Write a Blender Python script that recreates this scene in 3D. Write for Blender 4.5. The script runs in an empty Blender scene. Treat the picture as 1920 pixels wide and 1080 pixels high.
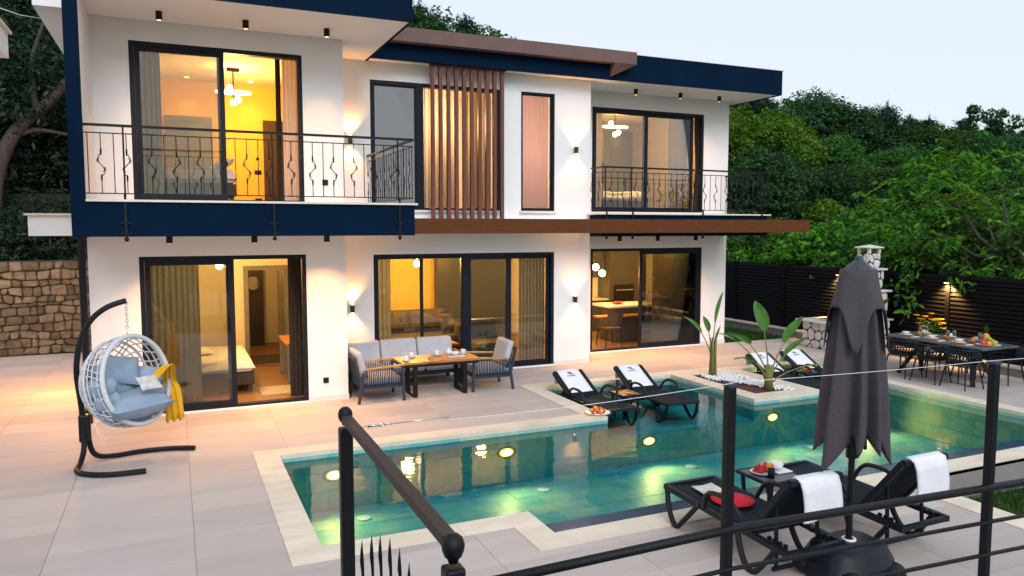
import bpy, math, random
import numpy as np
from mathutils import Vector, Matrix
from math import sin, cos, pi, radians as R
sc = bpy.context.scene
col = sc.collection
# ---------------------------------------------------------------- camera
cam = bpy.data.objects.new('camera', bpy.data.cameras.new('camera'))
col.objects.link(cam); sc.camera = cam
cam.location = (0, 0, 2.9)
cam.rotation_euler = (R(90 - 4.624), 0, R(-24.057))
cam.data.sensor_width = 36; cam.data.lens = 1420.5 / 1920 * 36
cam.data.clip_start = .05; cam.data.clip_end = 2000
# ---------------------------------------------------------------- sky and sun (dusk, thin high overcast)
SUN_EL, SUN_AZ = 33.0, 186.0          # azimuth clockwise from +Y: behind the camera
w = bpy.data.worlds.new('World'); sc.world = w; w.use_nodes = True
nt = w.node_tree; nt.nodes.clear()
sky = nt.nodes.new('ShaderNodeTexSky'); sky.sky_type = 'NISHITA'; sky.sun_disc = False
sky.sun_elevation = R(SUN_EL); sky.sun_rotation = R(SUN_AZ)
sky.air_density = 1.0; sky.dust_density = 1.5; sky.ozone_density = 2.0
mul = nt.nodes.new('ShaderNodeMixRGB'); mul.blend_type = 'MIX'; mul.inputs[0].default_value = .85
mul.inputs[2].default_value = (6.3, 6.75, 7.3, 1)
bg = nt.nodes.new('ShaderNodeBackground'); bg.inputs[1].default_value = .12
wo = nt.nodes.new('ShaderNodeOutputWorld')
nt.links.new(sky.outputs[0], mul.inputs[1]); nt.links.new(mul.outputs[0], bg.inputs[0]); nt.links.new(bg.outputs[0], wo.inputs[0])
sl = bpy.data.lights.new('sun', 'SUN'); sl.energy = 1.5; sl.angle = R(32); sl.color = (1, .98, .99)
so = bpy.data.objects.new('sun', sl); col.objects.link(so)
sd = Vector((sin(R(SUN_AZ)) * cos(R(SUN_EL)), cos(R(SUN_AZ)) * cos(R(SUN_EL)), sin(R(SUN_EL))))
so.rotation_euler = (-sd).to_track_quat('-Z', 'Y').to_euler(); so.location = sd * 60
vs = sc.view_settings; vs.view_transform = 'Standard'; vs.look = 'None'; vs.gamma = 1; vs.use_curve_mapping = False
vs.exposure = 0.25
cy = sc.cycles
cy.max_bounces = 8; cy.diffuse_bounces = 3; cy.glossy_bounces = 4; cy.transmission_bounces = 6; cy.transparent_max_bounces = 24
cy.use_denoising = True; cy.sample_clamp_indirect = 4.0; cy.sample_clamp_direct = 0; cy.caustics_reflective = False; cy.caustics_refractive = False
try: cy.use_light_tree = True
except Exception: pass
rng = np.random.default_rng(7); rnd = random.Random(7)

# ---------------------------------------------------------------- materials
M = {}
def nodes_of(name):
    m = bpy.data.materials.new(name); m.use_nodes = True; M[name] = m
    n = m.node_tree.nodes; n.clear(); out = n.new('ShaderNodeOutputMaterial')
    return m, n, m.node_tree.links, out
def mat(name, c, rough=.5, c2=None, nscale=8, bump=0, bscale=60, metal=0, spec=.5, emit=0, ecol=None, stretch=(1, 1, 1), island=0, coat=0, detail=4, objrand=0, gen='Object'):
    m, n, l, out = nodes_of(name)
    b = n.new('ShaderNodeBsdfPrincipled'); l.new(b.outputs[0], out.inputs[0])
    b.inputs['Roughness'].default_value = rough; b.inputs['Metallic'].default_value = metal
    b.inputs['Specular IOR Level'].default_value = spec; b.inputs['Coat Weight'].default_value = coat
    if c2 is None: c2 = tuple(x * .86 for x in c)
    tc = n.new('ShaderNodeTexCoord'); mp = n.new('ShaderNodeMapping'); mp.inputs['Scale'].default_value = stretch
    if objrand:      # each copy samples its own patch of the pattern
        oi_ = n.new('ShaderNodeObjectInfo'); av = n.new('ShaderNodeVectorMath'); av.operation = 'ADD'
        l.new(tc.outputs[gen], av.inputs[0]); l.new(oi_.outputs['Location'], av.inputs[1]); l.new(av.outputs[0], mp.inputs[0])
    else: l.new(tc.outputs[gen], mp.inputs[0])
    no = n.new('ShaderNodeTexNoise'); no.inputs['Scale'].default_value = nscale; no.inputs['Detail'].default_value = detail
    l.new(mp.outputs[0], no.inputs[0])
    rp = n.new('ShaderNodeValToRGB'); rp.color_ramp.elements[0].position = .3; rp.color_ramp.elements[1].position = .7
    rp.color_ramp.elements[0].color = (*c2, 1); rp.color_ramp.elements[1].color = (*c, 1)
    l.new(no.outputs[0], rp.inputs[0]); last = rp.outputs[0]
    if island or objrand:
        src = (n.new('ShaderNodeNewGeometry').outputs['Random Per Island'] if island else n.new('ShaderNodeObjectInfo').outputs['Random'])
        k = island or objrand
        mr = n.new('ShaderNodeMapRange'); mr.inputs['To Min'].default_value = 1 - k; mr.inputs['To Max'].default_value = 1 + k
        l.new(src, mr.inputs['Value'])
        hs = n.new('ShaderNodeHueSaturation'); l.new(mr.outputs[0], hs.inputs['Value']); l.new(last, hs.inputs['Color']); last = hs.outputs[0]
    l.new(last, b.inputs['Base Color'])
    rr = n.new('ShaderNodeMapRange'); rr.inputs['To Min'].default_value = max(0.02, rough - .08); rr.inputs['To Max'].default_value = min(1, rough + .08)
    l.new(no.outputs[0], rr.inputs['Value']); l.new(rr.outputs[0], b.inputs['Roughness'])
    if bump:
        nb = n.new('ShaderNodeTexNoise'); nb.inputs['Scale'].default_value = bscale; nb.inputs['Detail'].default_value = 3
        l.new(mp.outputs[0], nb.inputs[0])
        bp = n.new('ShaderNodeBump'); bp.inputs['Strength'].default_value = bump; bp.inputs['Distance'].default_value = .01
        l.new(nb.outputs[0], bp.inputs['Height']); l.new(bp.outputs[0], b.inputs['Normal'])
    if emit:
        b.inputs['Emission Color'].default_value = (*(ecol or c), 1); b.inputs['Emission Strength'].default_value = emit
    return m
def glassmat(name, tint, ior=1.9, rough=.01, wave=0):
    m, n, l, out = nodes_of(name)
    t = n.new('ShaderNodeBsdfTransparent'); t.inputs[0].default_value = (*tint, 1)
    g = n.new('ShaderNodeBsdfGlossy'); g.inputs['Roughness'].default_value = rough
    f = n.new('ShaderNodeFresnel'); f.inputs[0].default_value = ior
    mx = n.new('ShaderNodeMixShader'); l.new(f.outputs[0], mx.inputs[0]); l.new(t.outputs[0], mx.inputs[1]); l.new(g.outputs[0], mx.inputs[2])
    l.new(mx.outputs[0], out.inputs[0])
    if wave:
        tc = n.new('ShaderNodeTexCoord'); mp = n.new('ShaderNodeMapping'); mp.inputs['Scale'].default_value = (1, 1.6, 1)
        no = n.new('ShaderNodeTexNoise'); no.inputs['Scale'].default_value = wave; no.inputs['Detail'].default_value = 2.5
        bp = n.new('ShaderNodeBump'); bp.inputs['Strength'].default_value = .2; bp.inputs['Distance'].default_value = .016
        l.new(tc.outputs['Object'], mp.inputs[0]); l.new(mp.outputs[0], no.inputs[0]); l.new(no.outputs[0], bp.inputs['Height'])
        l.new(bp.outputs[0], g.inputs['Normal']); l.new(bp.outputs[0], f.inputs['Normal'])
    return m
def clothmat(name, c, trans=.35, rough=.9, fold=0):
    m, n, l, out = nodes_of(name)
    d = n.new('ShaderNodeBsdfDiffuse'); t = n.new('ShaderNodeBsdfTranslucent'); mx = n.new('ShaderNodeMixShader'); mx.inputs[0].default_value = trans
    tc = n.new('ShaderNodeTexCoord'); no = n.new('ShaderNodeTexNoise'); no.inputs['Scale'].default_value = 140
    l.new(tc.outputs['Object'], no.inputs[0])
    rp = n.new('ShaderNodeValToRGB'); rp.color_ramp.elements[0].color = (*[x * .8 for x in c], 1); rp.color_ramp.elements[1].color = (*c, 1)
    l.new(no.outputs[0], rp.inputs[0])
    for q in (d, t): l.new(rp.outputs[0], q.inputs[0])
    l.new(d.outputs[0], mx.inputs[1]); l.new(t.outputs[0], mx.inputs[2]); l.new(mx.outputs[0], out.inputs[0])
    return m
def leafmat(name, c, c2, trans=.3, var=.35, gloss=.015):
    m, n, l, out = nodes_of(name)
    d = n.new('ShaderNodeBsdfDiffuse'); t = n.new('ShaderNodeBsdfTranslucent'); g = n.new('ShaderNodeBsdfGlossy'); g.inputs['Roughness'].default_value = .45
    ge = n.new('ShaderNodeNewGeometry'); oi = n.new('ShaderNodeObjectInfo')
    rp = n.new('ShaderNodeValToRGB'); rp.color_ramp.elements[0].color = (*c2, 1); rp.color_ramp.elements[1].color = (*c, 1); rp.color_ramp.elements[0].position = .3
    l.new(ge.outputs['Random Per Island'], rp.inputs[0])
    hs = n.new('ShaderNodeHueSaturation')
    mr = n.new('ShaderNodeMapRange'); mr.inputs['To Min'].default_value = 1 - var; mr.inputs['To Max'].default_value = 1 + var
    mh = n.new('ShaderNodeMapRange'); mh.inputs['To Min'].default_value = .485; mh.inputs['To Max'].default_value = .525
    l.new(oi.outputs['Random'], mr.inputs['Value']); l.new(oi.outputs['Random'], mh.inputs['Value'])
    l.new(mr.outputs[0], hs.inputs['Value']); l.new(mh.outputs[0], hs.inputs['Hue']); l.new(rp.outputs[0], hs.inputs['Color'])
    l.new(hs.outputs[0], d.inputs[0]); l.new(hs.outputs[0], t.inputs[0]); g.inputs[0].default_value = (.8, .85, .8, 1)
    m1 = n.new('ShaderNodeMixShader'); m1.inputs[0].default_value = trans; m2 = n.new('ShaderNodeMixShader'); m2.inputs[0].default_value = gloss
    l.new(d.outputs[0], m1.inputs[1]); l.new(t.outputs[0], m1.inputs[2]); l.new(m1.outputs[0], m2.inputs[1]); l.new(g.outputs[0], m2.inputs[2]); l.new(m2.outputs[0], out.inputs[0])
    return m
mat('plaster', (.83, .83, .83), .85, (.79, .79, .79), 1.6, .12, 220)
mat('navy', (.0010, .0125, .036), .65, (.0008, .0095, .029), 3, .05, 250, spec=.05)
mat('rust_brown', (.125, .040, .010), .6, (.095, .030, .008), 5, .06, 90, spec=.2, stretch=(1, 4, 4))
mat('corten', (.155, .088, .080), .65, (.125, .070, .064), 4, .08, 120)
mat('slat_wood', (.17, .046, .026), .6, (.12, .032, .020), 14, .1, 60, stretch=(3, 3, .3))
mat('frame', (.008, .012, .022), .45, (.006, .009, .017), 5, spec=.2)
mat('iron', (.004, .005, .009), .42, (.003, .004, .006), 40, .25, 300, spec=.25)
mat('iron_brown', (.035, .018, .016), .5, (.012, .008, .009), 30, .5, 500)
mat('marble', (.78, .74, .68), .4, (.68, .63, .57), 3)
mat('deck_tile', (.50, .448, .425), .78, (.45, .402, .38), 1.5, .06, 120, stretch=(.5, 3, 1), objrand=.09, spec=.2)
mat('grout', (.25, .235, .22), .9)
mat('travertine', (.76, .69, .58), .6, (.62, .55, .45), 2.2, .1, 60, stretch=(1, 2.2, 1), objrand=.06)
def slate(name, palette, rough, spec):
    m, n, l, out = nodes_of(name)
    b = n.new('ShaderNodeBsdfPrincipled'); l.new(b.outputs[0], out.inputs[0]); b.inputs['Roughness'].default_value = rough; b.inputs['Specular IOR Level'].default_value = spec
    tc = n.new('ShaderNodeTexCoord'); oi = n.new('ShaderNodeObjectInfo')
    ad = n.new('ShaderNodeVectorMath'); ad.operation = 'ADD'; l.new(tc.outputs['Object'], ad.inputs[0]); l.new(oi.outputs['Location'], ad.inputs[1])
    no = n.new('ShaderNodeTexNoise'); no.inputs['Scale'].default_value = 3.2; no.inputs['Detail'].default_value = 6; no.inputs['Roughness'].default_value = .65; l.new(ad.outputs[0], no.inputs[0])
    wn = n.new('ShaderNodeTexWhiteNoise'); wn.noise_dimensions = '3D'; l.new(oi.outputs['Location'], wn.inputs['Vector'])
    mx = n.new('ShaderNodeMath'); mx.operation = 'MULTIPLY_ADD'; mx.inputs[1].default_value = .92; l.new(no.outputs[0], mx.inputs[0])
    m2 = n.new('ShaderNodeMath'); m2.operation = 'MULTIPLY'; m2.inputs[1].default_value = .26; l.new(wn.outputs['Value'], m2.inputs[0]); l.new(m2.outputs[0], mx.inputs[2])
    rp = n.new('ShaderNodeValToRGB'); e = rp.color_ramp.elements
    for i, (p, c) in enumerate(palette):
        q = e[i] if i < 2 else e.new(p)
        q.position = p; q.color = (*c, 1)
    l.new(mx.outputs[0], rp.inputs[0]); l.new(rp.outputs[0], b.inputs['Base Color'])
    bp = n.new('ShaderNodeBump'); bp.inputs['Strength'].default_value = .35; bp.inputs['Distance'].default_value = .01; l.new(no.outputs[0], bp.inputs['Height']); l.new(bp.outputs[0], b.inputs['Normal'])
slate('pool_slate', [(.2, (.06, .30, .38)), (.92, (.62, .54, .35)), (.45, (.13, .42, .46)), (.66, (.32, .50, .44)), (.8, (.52, .52, .38))], .5, .3)
slate('edge_slate', [(.2, (.015, .045, .095)), (.85, (.15, .14, .13)), (.42, (.03, .075, .13)), (.62, (.06, .095, .13)), (.72, (.05, .09, .15))], .12, .6)
glassmat('window_glass', (.82, .83, .80), 1.65)
glassmat('mirror_glass', (.26, .30, .34), 3.2)
glassmat('clear_glass', (.9, .93, .93), 1.45)
glassmat('pool_water', (.36, .92, 1.0), 1.34, .03, wave=2.6)
mat('room_yellow', (.78, .54, .13), .8, (.74, .50, .12), 2)
mat('room_cream', (.76, .70, .58), .8, (.72, .66, .54), 2)
mat('room_white', (.80, .77, .72), .8)
mat('wood_floor', (.24, .13, .065), .45, (.15, .08, .04), 5, stretch=(6, .8, 1))
mat('dark_wood', (.045, .028, .02), .4, (.025, .016, .012), 8, stretch=(1, 1, 5))
mat('grey_door', (.16, .17, .17), .5)
mat('bed_white', (.80, .78, .75), .9, (.74, .72, .69), 6, .15, 25)
mat('cabinet_dark', (.055, .058, .06), .4)
mat('counter_white', (.72, .70, .66), .3, (.6, .58, .55), 5)
mat('sofa_brown', (.045, .035, .028), .9, None, 20, .2, 120)
mat('rug_beige', (.42, .36, .28), .95, (.32, .27, .2), 20, .3, 200)
mat('chrome', (.7, .7, .72), .2, metal=1)
mat('black_metal', (.007, .008, .011), .45, spec=.25)
mat('lamp_warm', (1, .8, .5), .5, emit=14, ecol=(1, .70, .34))
mat('lamp_soft', (1, .85, .6), .5, emit=6, ecol=(1, .60, .22))
mat('lamp_dim', (1, .8, .5), .5, emit=1.6, ecol=(1, .55, .2))
mat('lamp_pool', (1, .95, .7), .5, emit=6, ecol=(1, .74, .34))
clothmat('curtain_grey', (.36, .38, .37), .35)
clothmat('curtain_dark', (.05, .045, .04), .1)
clothmat('curtain_beige', (.42, .36, .26), .45)
clothmat('curtain_sky_tint', (.82, .50, .45), .4)  # pink sky reflection on the pane put into the curtain colour
clothmat('curtain_white', (.72, .64, .62), .4)
mat('rattan', (.66, .70, .75), .6, (.50, .54, .58), 60, .3, 200)
mat('cushion_blue', (.28, .38, .50), .92, (.23, .32, .43), 9, .25, 180)
mat('scarf_yellow', (.80, .47, .02), .9, (.70, .36, .01), 9)
mat('cushion_grey', (.48, .49, .54), .92, (.42, .43, .48), 12, .2, 220)
mat('rope_navy', (.028, .04, .062), .8, (.018, .026, .042), 40, .3, 200)
mat('teak', (.46, .20, .055), .45, (.34, .13, .032), 7, .1, 50, stretch=(1, 9, 9))
mat('teak_y', (.50, .26, .09), .45, (.36, .17, .05), 7, stretch=(3, 3, 3))
mat('porcelain', (.82, .82, .82), .15, spec=.6)
mat('paper', (.72, .70, .66), .6, (.4, .42, .42), 14)
mat('resin', (.007, .014, .022), .5, (.005, .010, .017), 20, spec=.25)
mat('sling', (.007, .016, .028), .8, (.005, .011, .020), 60, .2, 400, spec=.2)
mat('towel', (.80, .82, .87), .95, (.75, .77, .82), 30, .3, 300)
mat('emblem', (.015, .02, .03), .7)
mat('umbrella_cloth', (.070, .058, .070), .92, (.054, .045, .056), 30, .15, 500)
mat('umbrella_cap', (.03, .045, .065), .5)
mat('base_plastic', (.006, .011, .018), .45, (.004, .007, .012), 10, .1, 80, spec=.3)
mat('red_cloth', (.62, .012, .03), .85, (.5, .008, .02), 20)
mat('fruit_red', (.65, .02, .03), .35, (.5, .012, .02), 12)
mat('fruit_orange', (.85, .33, .02), .4, (.75, .24, .015), 12)
mat('fruit_green', (.30, .50, .05), .4, (.2, .4, .04), 12)
mat('fruit_pink', (.75, .06, .16), .4, (.6, .03, .1), 12)
mat('wine', (.30, .012, .02), .1)
mat('pebble', (.80, .81, .83), .7, (.72, .73, .75), 20)
mat('mulch', (.12, .035, .025), .95, (.07, .02, .015), 30, .8, 120)
mat('stalk', (.22, .24, .06), .6, (.13, .12, .035), 12, stretch=(3, 3, .5))
mat('banana_leaf', (.075, .21, .028), .35, (.045, .14, .022), 9, .1, 60)
mat('wall_stone', (.21, .165, .11), .95, (.12, .092, .06), 7, 1.0, 30, objrand=.38, spec=.1)
mat('mortar_brown', (.05, .037, .023), .95)
mat('white_stone', (.66, .65, .64), .8, (.55, .54, .53), 6, .4, 50, objrand=.06)
mat('mortar_black', (.012, .012, .014), .8)
mat('stone_white_smooth', (.70, .68, .65), .6)
mat('table_slate', (.10, .12, .145), .35, (.07, .085, .105), 6)
mat('fence_black', (.0075, .0075, .011), .5, (.0055, .0055, .008), 4, spec=.1)
mat('concrete', (.30, .30, .28), .9, (.19, .195, .18), 4, .3, 60)
mat('soil', (.07, .06, .04), .95)
mat('grass_ground', (.035, .075, .018), .95, (.02, .05, .012), 3)
mat('hill_ground', (.03, .055, .02), .95, (.02, .04, .015), .4)
mat('bark', (.075, .06, .048), .95, (.04, .032, .025), 12, .7, 30, stretch=(1, 1, .3))
leafmat('leaf_bright', (.17, .32, .018), (.055, .15, .012), .4)
leafmat('leaf_mid', (.085, .19, .024), (.032, .092, .016), .35)
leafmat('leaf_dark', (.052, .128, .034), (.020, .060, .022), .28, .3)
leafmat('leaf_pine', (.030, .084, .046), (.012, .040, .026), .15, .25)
leafmat('leaf_walnut', (.19, .38, .014), (.022, .095, .012), .45, .05, .02)
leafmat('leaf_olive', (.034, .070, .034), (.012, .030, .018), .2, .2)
mat('shaded_stone', (.022, .027, .022), .95, (.012, .016, .012), 5, .5, 40)  # stone coloured dark to stand in for the shade around the garden wall
leafmat('grass_blade', (.07, .15, .025), (.03, .08, .012), .3, .1)
leafmat('flower_yellow', (.80, .50, .02), (.7, .36, .01), .35, .1)

m, n, l, out = nodes_of('pool_lens_halo')      # oversized lens: emission fades outward in place of the glow in the water
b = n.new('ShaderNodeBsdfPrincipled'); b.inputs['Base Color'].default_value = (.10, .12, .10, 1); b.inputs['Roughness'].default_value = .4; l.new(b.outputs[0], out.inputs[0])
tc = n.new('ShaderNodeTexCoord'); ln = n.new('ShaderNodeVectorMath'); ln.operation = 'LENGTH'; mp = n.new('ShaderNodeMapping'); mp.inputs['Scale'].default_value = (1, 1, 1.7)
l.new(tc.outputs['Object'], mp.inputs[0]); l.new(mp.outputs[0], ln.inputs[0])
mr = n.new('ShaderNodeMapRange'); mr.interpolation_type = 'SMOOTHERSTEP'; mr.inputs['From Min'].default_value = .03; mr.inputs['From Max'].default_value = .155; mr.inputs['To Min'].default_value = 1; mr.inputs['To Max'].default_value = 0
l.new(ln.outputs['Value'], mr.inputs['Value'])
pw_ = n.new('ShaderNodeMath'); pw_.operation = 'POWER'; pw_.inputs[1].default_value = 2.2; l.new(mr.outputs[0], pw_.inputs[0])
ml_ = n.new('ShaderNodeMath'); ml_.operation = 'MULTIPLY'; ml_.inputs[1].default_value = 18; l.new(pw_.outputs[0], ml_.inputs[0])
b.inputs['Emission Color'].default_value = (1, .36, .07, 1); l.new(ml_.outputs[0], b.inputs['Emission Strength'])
# ---------------------------------------------------------------- helpers
class MB:
    def __init__(s): s.v = []; s.f = []
    def add(s, vs, fs):
        o = len(s.v); s.v += [tuple(p) for p in vs]; s.f += [tuple(i + o for i in f) for f in fs]; return s
    def box(s, x0, x1, y0, y1, z0, z1):
        return s.add([(x0, y0, z0), (x1, y0, z0), (x1, y1, z0), (x0, y1, z0), (x0, y0, z1), (x1, y0, z1), (x1, y1, z1), (x0, y1, z1)],
                     [(0, 3, 2, 1), (4, 5, 6, 7), (0, 1, 5, 4), (1, 2, 6, 5), (2, 3, 7, 6), (3, 0, 4, 7)])
    def prism(s, poly, z0, z1):
        n = len(poly)
        return s.add([(x, y, z0) for x, y in poly] + [(x, y, z1) for x, y in poly],
                     [tuple(range(n))[::-1], tuple(range(n, 2 * n))] + [(i, (i + 1) % n, n + (i + 1) % n, n + i) for i in range(n)])
    def tube(s, pts, r, n=8, closed=False, r_end=None, cap=True):
        P = [Vector(p) for p in pts]; m = len(P); rings = []
        up = None
        for i in range(m):
            if closed: t = P[(i + 1) % m] - P[i - 1]
            else: t = (P[min(i + 1, m - 1)] - P[max(i - 1, 0)])
            t.normalize()
            if up is None:
                a = Vector((0, 0, 1)) if abs(t.z) < .9 else Vector((1, 0, 0)); u = t.cross(a).normalized()
            else:
                u = (up - t * up.dot(t)); u = u.normalized() if u.length > 1e-6 else t.orthogonal().normalized()
            up = u; v = t.cross(u)
            rr = r[i] if isinstance(r, (list, tuple)) else (r if r_end is None else r + (r_end - r) * i / (m - 1))
            rings.append([P[i] + (u * cos(2 * pi * k / n) + v * sin(2 * pi * k / n)) * rr for k in range(n)])
        vs = [p for q in rings for p in q]; fs = []
        for i in range(m if closed else m - 1):
            a, b = i * n, ((i + 1) % m) * n
            for k in range(n): fs.append((a + k, a + (k + 1) % n, b + (k + 1) % n, b + k))
        if not closed and cap: fs += [tuple(range(n))[::-1], tuple(range((m - 1) * n, m * n))]
        return s.add(vs, fs)
    def cyl(s, p0, p1, r, n=12, r2=None): return s.tube([p0, p1], [r, r if r2 is None else r2], n)
    def bar(s, p0, p1, wx, wz=None):     # rectangular bar between two points
        p0, p1 = Vector(p0), Vector(p1); t = (p1 - p0).normalized(); wz = wz or wx
        a = Vector((0, 0, 1)) if abs(t.z) < .95 else Vector((0, 1, 0)); u = t.cross(a).normalized() * wx / 2; v = u.cross(t).normalized() * wz / 2
        return s.add([p0 - u - v, p0 + u - v, p0 + u + v, p0 - u + v, p1 - u - v, p1 + u - v, p1 + u + v, p1 - u + v],
                     [(0, 1, 2, 3), (7, 6, 5, 4), (0, 4, 5, 1), (1, 5, 6, 2), (2, 6, 7, 3), (3, 7, 4, 0)])
    def lathe(s, prof, c=(0, 0, 0), n=16):
        vs = [(c[0] + r * cos(2 * pi * k / n), c[1] + r * sin(2 * pi * k / n), c[2] + z) for r, z in prof for k in range(n)]
        fs = [(i * n + k, i * n + (k + 1) % n, (i + 1) * n + (k + 1) % n, (i + 1) * n + k) for i in range(len(prof) - 1) for k in range(n)]
        fs += [tuple(range(n))[::-1], tuple(range((len(prof) - 1) * n, len(prof) * n))]
        return s.add(vs, fs)
    def ball(s, c, r, n=12, m=8, sx=1, sy=1, sz=1, jit=0):
        vs = [(c[0], c[1], c[2] - r * sz)]
        for i in range(1, m):
            a = -pi / 2 + pi * i / m
            for k in range(n):
                j = 1 + (rnd.random() - .5) * jit
                vs.append((c[0] + r * j * cos(a) * cos(2 * pi * k / n) * sx, c[1] + r * j * cos(a) * sin(2 * pi * k / n) * sy, c[2] + r * j * sin(a) * sz))
        vs.append((c[0], c[1], c[2] + r * sz)); L = len(vs) - 1
        fs = [(0, 1 + (k + 1) % n, 1 + k) for k in range(n)]
        for i in range(m - 2):
            for k in range(n):
                a = 1 + i * n; fs.append((a + k, a + (k + 1) % n, a + n + (k + 1) % n, a + n + k))
        a = 1 + (m - 2) * n; fs += [(a + k, a + (k + 1) % n, L) for k in range(n)]
        return s.add(vs, fs)
    def grid(s, fn, nu, nv):             # fn(u,v) -> point
        vs = [fn(i / nu, j / nv) for j in range(nv + 1) for i in range(nu + 1)]
        return s.add(vs, [(j * (nu + 1) + i, j * (nu + 1) + i + 1, (j + 1) * (nu + 1) + i + 1, (j + 1) * (nu + 1) + i) for j in range(nv) for i in range(nu)])
    def pillow(s, c, w, d, h, rx=0, ry=0, rz=0, n=10, puff=.55, seed=0):   # soft cushion
        rot = Matrix.Rotation(rz, 3, 'Z') @ Matrix.Rotation(ry, 3, 'Y') @ Matrix.Rotation(rx, 3, 'X'); C = Vector(c); rr = random.Random(seed); ph = rr.random() * 6
        for sg in (1, -1):
            def fn(u, v):
                a, b = 2 * u - 1, 2 * v - 1
                t = max(0, (1 - abs(a) ** 3.2) * (1 - abs(b) ** 3.2)) ** puff
                pin = 1 - .06 * (1 - abs(b) ** 2) * abs(a) ** 4
                z = sg * h / 2 * t * (1 + .06 * sin(5 * a + ph) * cos(4 * b + ph))
                return C + rot @ Vector((a * w / 2 * pin, b * d / 2 * (1 - .06 * (1 - a * a) * abs(b) ** 4), z if t > 0 else 0))
            if sg > 0: s.grid(fn, n, n)
            else:
                o = len(s.f); s.grid(fn, n, n); s.f[o:] = [f[::-1] for f in s.f[o:]]
        return s
    def mesh(s, name, smooth=False):
        me = bpy.data.meshes.new(name); me.from_pydata(s.v, [], s.f); me.update()
        if smooth: me.polygons.foreach_set('use_smooth', [True] * len(me.polygons))
        return me
    def build(s, name, material, parent=None, smooth=False, local=False, bevel=0, subsurf=0):
        off = Vector((0, 0, 0))
        if parent is not None:
            if not local:
                p = parent
                while p is not None: off += p.location; p = p.parent
        elif not local:
            a = np.array(s.v); off = Vector(((a[:, 0].min() + a[:, 0].max()) / 2, (a[:, 1].min() + a[:, 1].max()) / 2, a[:, 2].min()))
        if off.length > 0: s.v = [(x - off.x, y - off.y, z - off.z) for x, y, z in s.v]
        o = bpy.data.objects.new(name, s.mesh(name, smooth)); o.data.materials.append(M[material]); col.objects.link(o)
        if parent is not None: o.parent = parent
        elif not local: o.location = off
        if smooth == 'auto':
            md = o.modifiers.new('smooth', 'EDGE_SPLIT'); md.split_angle = R(35)
        if bevel:
            md = o.modifiers.new('bevel', 'BEVEL'); md.width = bevel; md.segments = 2; md.limit_method = 'ANGLE'; md.angle_limit = R(40)
        if subsurf:
            md = o.modifiers.new('sub', 'SUBSURF'); md.levels = subsurf; md.render_levels = subsurf
        return o
def tag(o, label, cat, group=None):
    o['label'] = label; o['category'] = cat
    if group: o['group'] = group
    return o
def thing(name, label, cat, loc=(0, 0, 0), rz=0, group=None):
    o = bpy.data.objects.new(name, None); col.objects.link(o); o.location = loc; o.rotation_euler = (0, 0, rz); o.empty_display_size = .1
    return tag(o, label, cat, group)
def struct(o, kind='structure'): o['kind'] = kind; return o
def copy_tree(o, parent=None):
    c = o.copy(); col.objects.link(c); c.parent = parent
    for ch in list(o.children): copy_tree(ch, c)
    return c
def placed(proto, used, loc, rz=0, label=None, group=None, scale=None):
    o = proto if not used else copy_tree(proto)
    o.location = loc; o.rotation_euler = (0, 0, rz)
    if scale: o.scale = (scale,) * 3 if not isinstance(scale, tuple) else scale
    if label: o['label'] = label
    if group: o['group'] = group
    return o
def light(kind, name, loc, energy, color, parent=None, size=.05, direction=None, spot=None, blend=.5):
    d = bpy.data.lights.new(name, kind); d.energy = energy; d.color = color
    if kind in ('POINT', 'SPOT'): d.shadow_soft_size = size
    if kind == 'AREA': d.shape = 'DISK'; d.size = size
    if kind == 'SPOT': d.spot_size = R(spot or 90); d.spot_blend = blend
    o = bpy.data.objects.new(name, d); col.objects.link(o)
    off = Vector((0, 0, 0)); p = parent
    while p is not None: off += p.location; p = p.parent
    o.location = Vector(loc) - off
    if parent is not None: o.parent = parent
    if direction is not None: o.rotation_euler = Vector(direction).to_track_quat('-Z', 'Y').to_euler()
    return o
WARM = (1, .43, .13); AMBER = (1, .52, .13)
def rect_sub(r, cuts):
    rs = [r]
    for (a0, a1, b0, b1) in cuts:
        out = []
        for (x0, x1, y0, y1) in rs:
            if a0 >= x1 - 1e-4 or a1 <= x0 + 1e-4 or b0 >= y1 - 1e-4 or b1 <= y0 + 1e-4: out.append((x0, x1, y0, y1)); continue
            if a0 > x0: out.append((x0, a0, y0, y1))
            if a1 < x1: out.append((a1, x1, y0, y1))
            m0, m1 = max(x0, a0), min(x1, a1)
            if b0 > y0: out.append((m0, m1, y0, b0))
            if b1 < y1: out.append((m0, m1, b1, y1))
        rs = out
    return [q for q in rs if q[1] - q[0] > .02 and q[3] - q[2] > .02]
# ---------------------------------------------------------------- ground, hill, deck, pool
def sstep(a, b, x):
    t = min(1, max(0, (x - a) / (b - a))); return t * t * (3 - 2 * t)
def hill_h(x, y):
    site = max(sstep(15.4, 17.5, x), sstep(20.6, 22.5, y), sstep(-9, -14, x))
    d1 = max(0, y - 23); d2 = max(0, x - 18)
    h = .27 * d1 * (1 - .25 * sstep(20, 60, x)) + .06 * d2
    h = 26 * (1 - math.exp(-h / 26))
    h *= sstep(-30, 12, y)
    return -1.05 + site * (1.0 + h + .25 * sin(x * .35) * cos(y * .3))
NX = 80
xs = np.concatenate([np.linspace(-90, -15, 16), np.linspace(-12, 30, 43), np.linspace(33, 160, 30)])
ys = np.concatenate([np.linspace(-80, -5, 12), np.linspace(0, 40, 41), np.linspace(44, 170, 32)])
mb = MB(); mb.v = [(x, y, hill_h(x, y)) for y in ys for x in xs]; nx = len(xs)
mb.f = [(j * nx + i, j * nx + i + 1, (j + 1) * nx + i + 1, (j + 1) * nx + i) for j in range(len(ys) - 1) for i in range(nx - 1)]
struct(mb.build('hill', 'hill_ground', smooth=True))
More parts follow.
